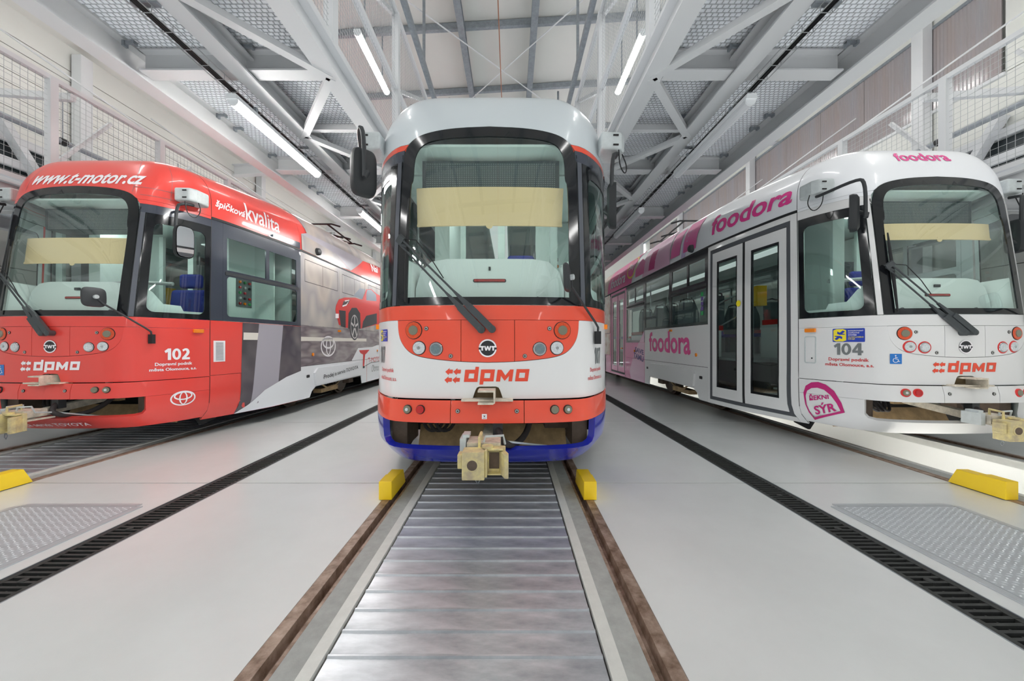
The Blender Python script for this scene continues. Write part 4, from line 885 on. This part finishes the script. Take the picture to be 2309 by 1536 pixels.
    MB().tube([(-.5, .98, 1.92), (-.1, .9, 1.94), (.4, .95, 1.92)], .022, 8).build('cab_handrail', M['boxgrey'], it, True)
    if key != 'r' or True:
        cs = link('driver_seat', None, None, T)
        bx = MB().box(-.24, .24, -.06, .06, 0, .62).build('backrest', M['seatblue'], cs); bx.location = (.28, 1.28, 1.28); bx.rotation_euler = (-.12, 0, 0); bv = bx.modifiers.new('bevel', 'BEVEL'); bv.width = .05; bv.segments = 3
        bx = MB().box(-.24, .24, -.42, .06, -.14, 0).build('cushion', M['seatblue'], cs); bx.location = (.28, 1.22, 1.36); bv = bx.modifiers.new('bevel', 'BEVEL'); bv.width = .04; bv.segments = 3
        bx = MB().box(-.15, .15, -.04, .05, 0, .2).build('headrest', M['seatblue'], cs); bx.location = (.28, 1.36, 1.92); bv = bx.modifiers.new('bevel', 'BEVEL'); bv.width = .04; bv.segments = 3
        MB().box(.2, .36, .95, 1.2, .93, 1.22).build('seat_stand', M['plastic'], cs)
    # electrical cabinet behind the driver
    ec = link('control_cabinet', None, None, T)
    MB().box(.62, .70, 1.5, 2.6, .93, 2.70).build('cabinet_back', M['mint'], ec); MB().box(.70, 1.0, 2.04, 2.07, .93, 2.7).build('cabinet_side', M['mint'], ec); MB().box(.70, 1.1, 2.32, 2.36, .93, 2.7).build('cabinet_side', M['mint'], ec)
    MB().box(.70, 1.08, 1.5, 2.04, 1.36, 1.5).build('cabinet_ledge', M['mint'], ec)
    MB().box(.7005, .715, 1.64, 1.95, 1.70, 2.20).build('button_panel', M['panelgrey'], ec)
    for i in range(3):
        for j in range(6):
            if j == 2 and i == 2: continue
            MB().lathe([(.02, 0), (.02, .02), (.012, .025)], (.715, 1.69 + i * .1, 1.75 + j * .08), (1, 0, 0), 10).build('button', M[('redlens', 'rubber', 'ambercap', 'redlens', 'green', 'boxgrey')[(i * 2 + j * 5) % 6 if j < 5 else 5]], ec, True)
    # saloon
    if SEAT is None: SEAT = seat_meshes()
    for k, y in enumerate((3.0, 3.75, 4.5, 5.25, 6.0, 9.0, 9.8, 10.6)):
        for sg in (-1, 1):
            if sg > 0 and L.get('wrap'): continue
            st = link('passenger_seat', None, None, T)
            for me in SEAT: link(me.name, me, None, st)
            st.location = (sg * .86, y, 1.36); st.rotation_euler = (0, 0, 0 if k % 3 else math.pi)
            link('seat_foot', MB().box(-.03, .03, -.2, -.1, -.43, -.07).mesh('seat_foot', M['step']), None, st)
    for x, y in ((-.62, 2.55), (-.95, 1.72), (-.55, 1.72), (.55, 3.2), (-.5, 4.6), (.5, 5.4), (-.6, 6.5), (-.6, 8.4), (.5, 8.0)):
        MB().tube([(x, y, .93), (x, y, 2.72)], .017, 8).build('grab_pole', M['chrome'], T, True)
    MB().tube([(-.62, 2.55, 1.98), (-.98, 2.60, 1.80)], .015, 8).build('grab_pole', M['chrome'], T, True); MB().tube([(-.62, 2.55, 1.62), (-.98, 2.60, 1.40)], .015, 8).build('grab_pole', M['chrome'], T, True)
    MB().box(-.72, -.58, 1.95, 2.07, 1.72, 2.02).build('ticket_machine', M['yellowbox'], T)
    # door step well and low lining
    MB().box(-.42, -.38, .9, 2.32, .56, 1.44).build('step_riser', M['lining'], T); MB().box(-1.02, -.42, .9, 2.32, .555, .58).build('step_tread', M['step'], T)
    MB().box(-.40, -.36, .9, 2.32, 1.44, 1.52).build('red_rail', M['redtrim'], T); MB().box(-.44, -.40, .9, 2.32, .78, .88).build('red_rail', M['redtrim'], T)
    MB().box(.95, 1.12, 2.7, 13.6, 1.36, 1.44).build('side_lining', M['redtrim'], T); MB().box(-1.12, -.95, 2.45, 6.5, 1.36, 1.44).build('side_lining', M['redtrim'], T)
    MB().box(.98, 1.14, 2.7, 13.6, .93, 1.36).build('side_lining', M['lining'], T); MB().box(-1.14, -.98, 2.45, 6.5, .93, 1.36).build('side_lining', M['lining'], T)
    MB().box(-.12, .12, 2.0, 13.0, 2.705, 2.719).build('saloon_fill_strip', M['saloonfill'], T)  # added faint glow to lift the saloon interior
    # pantograph
    pg = link('pantograph', None, None, T)
    for sg in (-1, 1):
        MB().tube([(sg * .5, 4.9, 3.66), (sg * .55, 6.0, 3.80), (sg * .5, 4.75, 3.92)], .022, 8).build('pantograph_arm', M['cable'], pg, True)
    for y, z in ((4.75, 3.92), (4.9, 3.70), (6.0, 3.80), (5.3, 3.78)): MB().tube([(-.8, y, z - .06), (-.6, y, z), (.6, y, z), (.8, y, z - .06)], .02, 8).build('pantograph_bar', M['cable'], pg, True)
    return T

BASE = dict(body='white', nose='white', band='orange', mask='orange', bumper='orange', skirt='blue', roof='roofgrey', stripe='orange', hi='darkband', pillar='pillar', low='white', low2='white', post='darkband', door='white', door2='white', dpmo='ldpmo', blind=(2.11, 2.425))
# ---------------------------------------------------------------- middle tram, number 107
L = dict(BASE, label='white and orange tram numbered 107 with a blue lower bumper, on the middle track')
T = tram('c', 0, 2.70, L)
idsok(T, -1.03, -.83, 1.17, 1.265)
number('107', (-1.03, -.885, 1.00, 1.13), 'lgrey', T); number('107', (.905, 1.05, .99, 1.12), 'lgrey', T)
for s in (-1.0, .79):
    text('Dopravní podnik', (s + .03, s + .27, .925, .965), 'lred', T, .012); text('města Olomouce, a.s.', (s, s + .30, .865, .905), 'lred', T, .012)
st = link('down_arrow_sticker', None, None, T); patch('sticker_ground', [rect(-.038, -.002, .612, .648)], M['lwhite'], st, .002); patch('sticker_mark', [[(-.03, .637), (-.01, .637), (-.02, .626)], rect(-.03, -.01, .618, .621)], M['lblack'], st, .003)

# ---------------------------------------------------------------- left tram, number 102
L = dict(BASE, body='red', nose='red', band='red', mask='red', bumper='red', skirt='red', roof='red', stripe='red', low='red', dpmo='lwhite', wrap=True, bogie='white2', blind=(2.05, 2.33), hi='darkband',
         label='red advertising tram numbered 102 with a printed car on its side, on the left track')
T = tram('l', -4.6, 3.81, L)
text('www.t-motor.cz', ((-.55, 2.905), (.70, 2.915), (.70, 3.06), (-.55, 3.05)), 'lwhite', T, .025, .35)
text('špičková', ((1.515, 2.85), (1.97, 2.84), (1.99, 2.96), (1.535, 2.975)), 'lwhite', T, .025, .2)
text('kvalita', ((1.985, 2.845), (2.62, 2.84), (2.63, 3.02), (2.0, 3.07)), 'lwhite', T, .012)
number('102', (1.01, 1.245, .965, 1.095), 'lwhite', T); text('Dopravní podnik', (.93, 1.27, .892, .938), 'lwhite', T, .025); text('města Olomouce, a.s.', (.885, 1.315, .838, .88), 'lwhite', T, .025)
emblem(T, 1.195, .518, .118, .085)
text('Prodej a servis TOYOTA', ((-.55, .272), (.40, .285), (.40, .335), (-.55, .322)), 'lwhite', T, .01, 0, .007)
wheelchair(T, -.62, -.52, .82, .93)
vt = link('vent_grille', None, None, T); patch('vent_plate', [rect(1.51, 1.66, .92, 1.185)], M['lwhite'], vt, .004, .006)
for k in range(15): patch('vent_slot', [rect(1.535, 1.635, .94 + k * .0155, .946 + k * .0155)], M['lgrey'], vt, .0055)
pt = lambda n, lp, m, off=.002: patch(n, [lp], M[m], T, off)
for a, b_ in (((.60, 2.83), (.60, 3.6)), ((.98, 2.78), (.98, 3.45)), ((-.60, 2.83), (-.60, 3.5)), ((.60, 2.89), (1.46, 2.88)), ((.68, 2.80), (1.25, 2.80))): patch('film_seam', [stroke([a, b_], .004)], M['lgrey'], T, .0022)
# wrap graphics on the driver's side
pt('film_wedge', [(1.88, .21), (2.06, .26), (2.20, 1.432), (1.92, 1.432)], 'wdark'); pt('film_wedge', [(2.06, .26), (2.56, .40), (2.68, 1.432), (2.20, 1.432)], 'wgrey')
pt('film_wedge', [(2.56, .42), (3.12, .66), (3.12, 1.432), (2.68, 1.432)], 'wdark')
pt('film_band', [(1.93, 1.20), (2.17, 1.20), (2.185, 1.30), (1.935, 1.30)], 'wcream', .003)
pt('film_sweep', [(1.88, .205), (3.12, .205), (3.12, .69), (2.75, .62), (2.30, .47)], 'white2', .006)
for b0 in (2.38, 3.78): pt('film_sill', rect(sb(b0), sb(b0 + 1.4), 1.19, 1.26), 'wcream', .003)
pt('film_sweep', [(5.10, .775), (5.43, 1.036), (6.3, 1.053), (6.6, 1.093), (sb(9.0), 1.25), (sb(9.0), .76), (5.10, .76)], 'white2', .003)
pt('film_sweep', [(sb(5.2), .205), (sb(9.0), .205), (sb(9.0), .752), (sb(5.2), .752)], 'white2', .003)
pt('film_roof', [(2.338, 2.733), (2.50, 2.80), (3.10, 2.82), (3.10, 2.733)], 'darkband', 0.0090); pt('film_roof', [(3.15, 2.733), (3.15, 2.95), (4.4, 2.90), (5.05, 2.74)], 'wcity', 0.0090)
pt('film_roof', [(3.15, 2.95), (3.35, 3.0), (4.6, 3.02), (5.80, 3.02), (5.05, 2.745), (4.4, 2.90)], 'wgrey', 0.0090)
pt('film_roof', [(3.35, 3.0), (5.8, 3.02), (7.6, 3.1), (7.6, 3.5), (3.2, 3.45)], 'wcity', 0.0085)
text('Nai', ((6.32, 2.91), (6.72, 2.93), (6.80, 3.06), (6.28, 3.04)), 'lwhite', T, .03, 0, .008)
emblem(T, 4.05, 1.09, .29, .20)
text('Prodej a servis TOYOTA', ((3.80, .455), (5.34, .55), (5.34, .645), (3.80, .565)), 'lblack', T, .004, 0, .0425)
# printed car
pt('car_print', [(4.334, 1.816), (4.358, 1.916), (4.481, 2.045), (4.738, 2.118), (5.265, 2.183), (5.533, 2.178), (5.673, 2.185), (5.922, 2.461), (6.235, 2.516), (6.626, 2.446), (7.6, 2.38), (7.7, 1.70), (6.615, 1.635), (5.573, 1.489), (5.0, 1.48), (4.83, 1.478), (4.478, 1.531), (4.374, 1.722)], 'carred', .003)
pt('car_front_print', [(4.479, 1.829), (4.793, 1.84), (4.791, 1.477), (4.568, 1.501)], 'cardark', .004)
pt('car_arch_print', [(4.90, 1.464), (4.93, 1.80), (5.093, 1.935), (5.349, 1.958), (5.552, 1.848), (5.57, 1.488)], 'cardark', .004)
pt('car_lamp_print', [(4.606, 1.908), (4.70, 2.036), (5.013, 2.107), (4.931, 2.01)], 'cardark', .004); pt('car_lamp_print', stroke([(4.64, 1.925), (4.82, 1.97), (4.97, 2.09), (4.75, 2.045)], .03), 'lwhite', .005)
pt('car_plate_print', [(4.333, 1.743), (4.472, 1.754), (4.472, 1.663), (4.333, 1.654)], 'lwhite', .004)
pt('car_window_print', [(5.181, 2.215), (5.537, 2.433), (5.822, 2.456), (5.674, 2.20)], 'carglass', .004); pt('car_window_print', [(5.92, 2.352), (5.972, 2.458), (6.234, 2.496), (6.567, 2.417), (6.593, 2.25), (5.917, 2.194)], 'carglass', .004)
pt('car_shade_print', [(5.716, 1.669), (5.913, 1.818), (6.617, 1.934), (6.615, 1.66), (5.65, 1.50)], 'cardark', .0036)
pt('car_tyre_print', ell(5.235, 1.52, .235, .305, 30), 'cardark', .005); patch('car_rim_print', [ell(5.235, 1.52, .205, .27, 30), ell(5.235, 1.52, .185, .245, 30)], M['carchrome'], T, .006)
for k in range(5):
    a = math.radians(90 + 72 * k); pt('car_spoke_print', stroke([(5.235 + .03 * math.cos(a), 1.52 + .04 * math.sin(a)), (5.235 + .19 * math.cos(a), 1.52 + .25 * math.sin(a))], .05), 'carchrome', .0065)
pt('letter_print', [(5.481, .985), (6.116, .985), (5.92, .90), (5.836, .873), (5.78, .60), (5.70, .60), (5.714, .877), (5.55, .92)], 'lred', .0045)
text('T-MOTOR', (6.02, 6.98, .668, .79), 'lred', T, .0, 0, .005); pt('underline_print', stroke([(5.85, .60), (6.2, .655), (7.0, .66)], .018), 'lgrey', .005); text('Olomouc', (6.25, 6.9, .42, .60), 'lgrey', T, -.01, .4, .005)

# ---------------------------------------------------------------- right tram, number 104
L = dict(BASE, body='white', nose='white', band='white', mask='white', bumper='white', skirt='white', roof='white2', stripe='white2', hi='white', pillar='white', low='white', low2='pink', post='white', door='white', door2='pink', pinklow='pink', dpmo='ldpmo', blind=(2.255, 2.42),
         label='white tram numbered 104 with pink lettering, on the right track')
T = tram('r', 4.6, 3.585, L)
text('foodora', ((-.335, 3.09), (.285, 3.09), (.30, 3.25), (-.35, 3.25)), 'lpink', T, .026)
text('foodora', ((-3.03, 2.845), (-1.54, 2.835), (-1.50, 3.06), (-3.07, 3.10)), 'lpink', T, .026, .12, .005)
text('foodora', ((-5.63, .965), (-3.69, .94), (-3.70, 1.40), (-5.66, 1.40)), 'lpink', T, .026)
idsok(T, -1.118, -.855, 1.168, 1.31)
number('104', (-1.108, -.868, 1.03, 1.155), 'lgrey', T); text('Dopravní podnik', (-1.155, -.825, .955, 1.0), 'lred', T, .02); text('města Olomouce, a.s.', (-1.185, -.79, .905, .947), 'lred', T, .02)
wheelchair(T, -.675, -.58, .95, 1.05)
pt = lambda n, lp, m, off=.002: patch(n, lp if isinstance(lp[0], list) else [lp], M[m], T, off)
fl = link('service_flap', None, None, T); patch('flap_rim', [rrect(-1.40, -1.275, .925, 1.235, .02), rrect(-1.388, -1.287, .937, 1.223, .012)], M['boxgrey'], fl, .003, .004); patch('flap_door', [rect(-1.378, -1.297, .95, 1.212)], M['white'], fl, .002, .003)
p, n = at(-1.318, .985, .002); MB().lathe([(.008, 0), (.008, .005)], p, n, 10).build('flap_lock', M['rubber'], fl, True)
# speech-badge sticker on the lower corner
out = [(-1.345, .275), (-1.035, .42), (-1.06, .52), (-1.12, .64), (-1.19, .70), (-1.26, .722), (-1.33, .71), (-1.39, .665), (-1.415, .58), (-1.40, .45)]
inn = [(-1.338, .305), (-1.068, .43), (-1.10, .51), (-1.15, .59), (-1.21, .642), (-1.27, .657), (-1.33, .645), (-1.375, .61), (-1.392, .55), (-1.385, .45)]
pt('badge_print', [out, inn], 'lmag', .003)
text('ŘEKNI', ((-1.352, .50), (-1.165, .548), (-1.172, .608), (-1.355, .575)), 'lmag', T, .03); text('SÝR', ((-1.30, .345), (-1.10, .425), (-1.12, .535), (-1.32, .465)), 'lmag', T, .026)
# pink graphics towards the rear
S_ = lambda b: -sb(b)
pt('film_roof', [(-4.06, 2.735), (-3.9, 2.735), (-3.75, 3.22), (-3.95, 3.22)], 'lilac', 0.0080); pt('film_roof', [(-4.52, 2.80), (-4.12, 2.80), (-4.04, 3.20), (-4.46, 3.18)], 'pink', 0.0090); pt('film_roof', [(-3.98, 2.80), (-3.52, 2.785), (-3.42, 3.22), (-3.95, 3.24)], 'pink', 0.0090)
pt('film_roof', [(-6.1, 2.735), (-4.55, 2.735), (-4.55, 3.35), (-5.9, 3.4)], 'pinkpale', 0.0085); pt('film_roof', [(-5.7, 2.80), (-5.35, 2.79), (-5.25, 3.1), (-5.6, 3.1)], 'lmag', 0.0090); pt('film_roof', [(-6.6, 2.80), (-6.0, 2.80), (-5.95, 3.0), (-6.25, 3.1), (-6.6, 2.95)], 'pink', 0.0090)
pt('film_roof', [(-9.3, 2.735), (-6.9, 2.735), (-6.4, 3.6), (-9.0, 3.6)], 'lpink', 0.0090); text('foodora', ((-8.95, 2.82), (-7.45, 2.82), (-7.40, 3.04), (-8.9, 3.04)), 'lwhite', T, .02, .1, .013)
patch('film_ring', [ell(-6.95, 3.05, .38, .22, 26), ell(-6.95, 3.05, .34, .19, 26)], M['lyellow'], T, .0115); text('Say', (-7.2, -6.75, 2.98, 3.12), 'lwhite', T, .02, 0, .012)
pt('film_roof', [(-14.0, 2.735), (-9.3, 2.735), (-9.0, 3.6), (-14.0, 3.6)], 'wpeach', 0.0090)
for a, b_ in ((8.25, 9.63), (9.65, 11.03)): pt('film_side', rect(S_(b_), S_(a), .77, 1.45), 'wpeach', .003)
pt('film_side', rect(S_(11.0), S_(8.25), 1.47, 2.69), 'wpeach', .004)
pt('film_bubble', [(S_(5.21), .77), (S_(5.21), 1.16), (S_(5.60), 1.16), (S_(5.85), .95), (S_(6.0), .77)], 'pinkpale', .003)
pt('film_bubble', [(S_(5.21), .21), (S_(6.2), .21), (S_(6.3), .40), (S_(6.05), .75), (S_(5.21), .75)], 'pinkpale', .003)
pt('film_slope', [(S_(5.205), 1.165), (S_(5.205), 1.455), (S_(5.55), 1.165)], 'pinkpale', .006)
text('SAVE', ((S_(5.9), .93), (S_(5.25), .86), (S_(5.25), .98), (S_(5.85), 1.06)), 'violet', T, .03, 0, .005); text('TAMU', ((S_(6.0), .78), (S_(5.25), .69), (S_(5.25), .83), (S_(5.95), .92)), 'violet', T, .04, 0, .006)
for z0, m in ((1.62, 'green'), (1.70, 'violet'), (1.78, 'violet'), (1.86, 'violet'), (1.94, 'green')): pt('window_sticker', rect(S_(2.60), S_(2.52), z0, z0 + .065), m, .002)
pt('door_button', ell(S_(1.66), 1.72, .045, .045, 16), 'lyellow', .006)
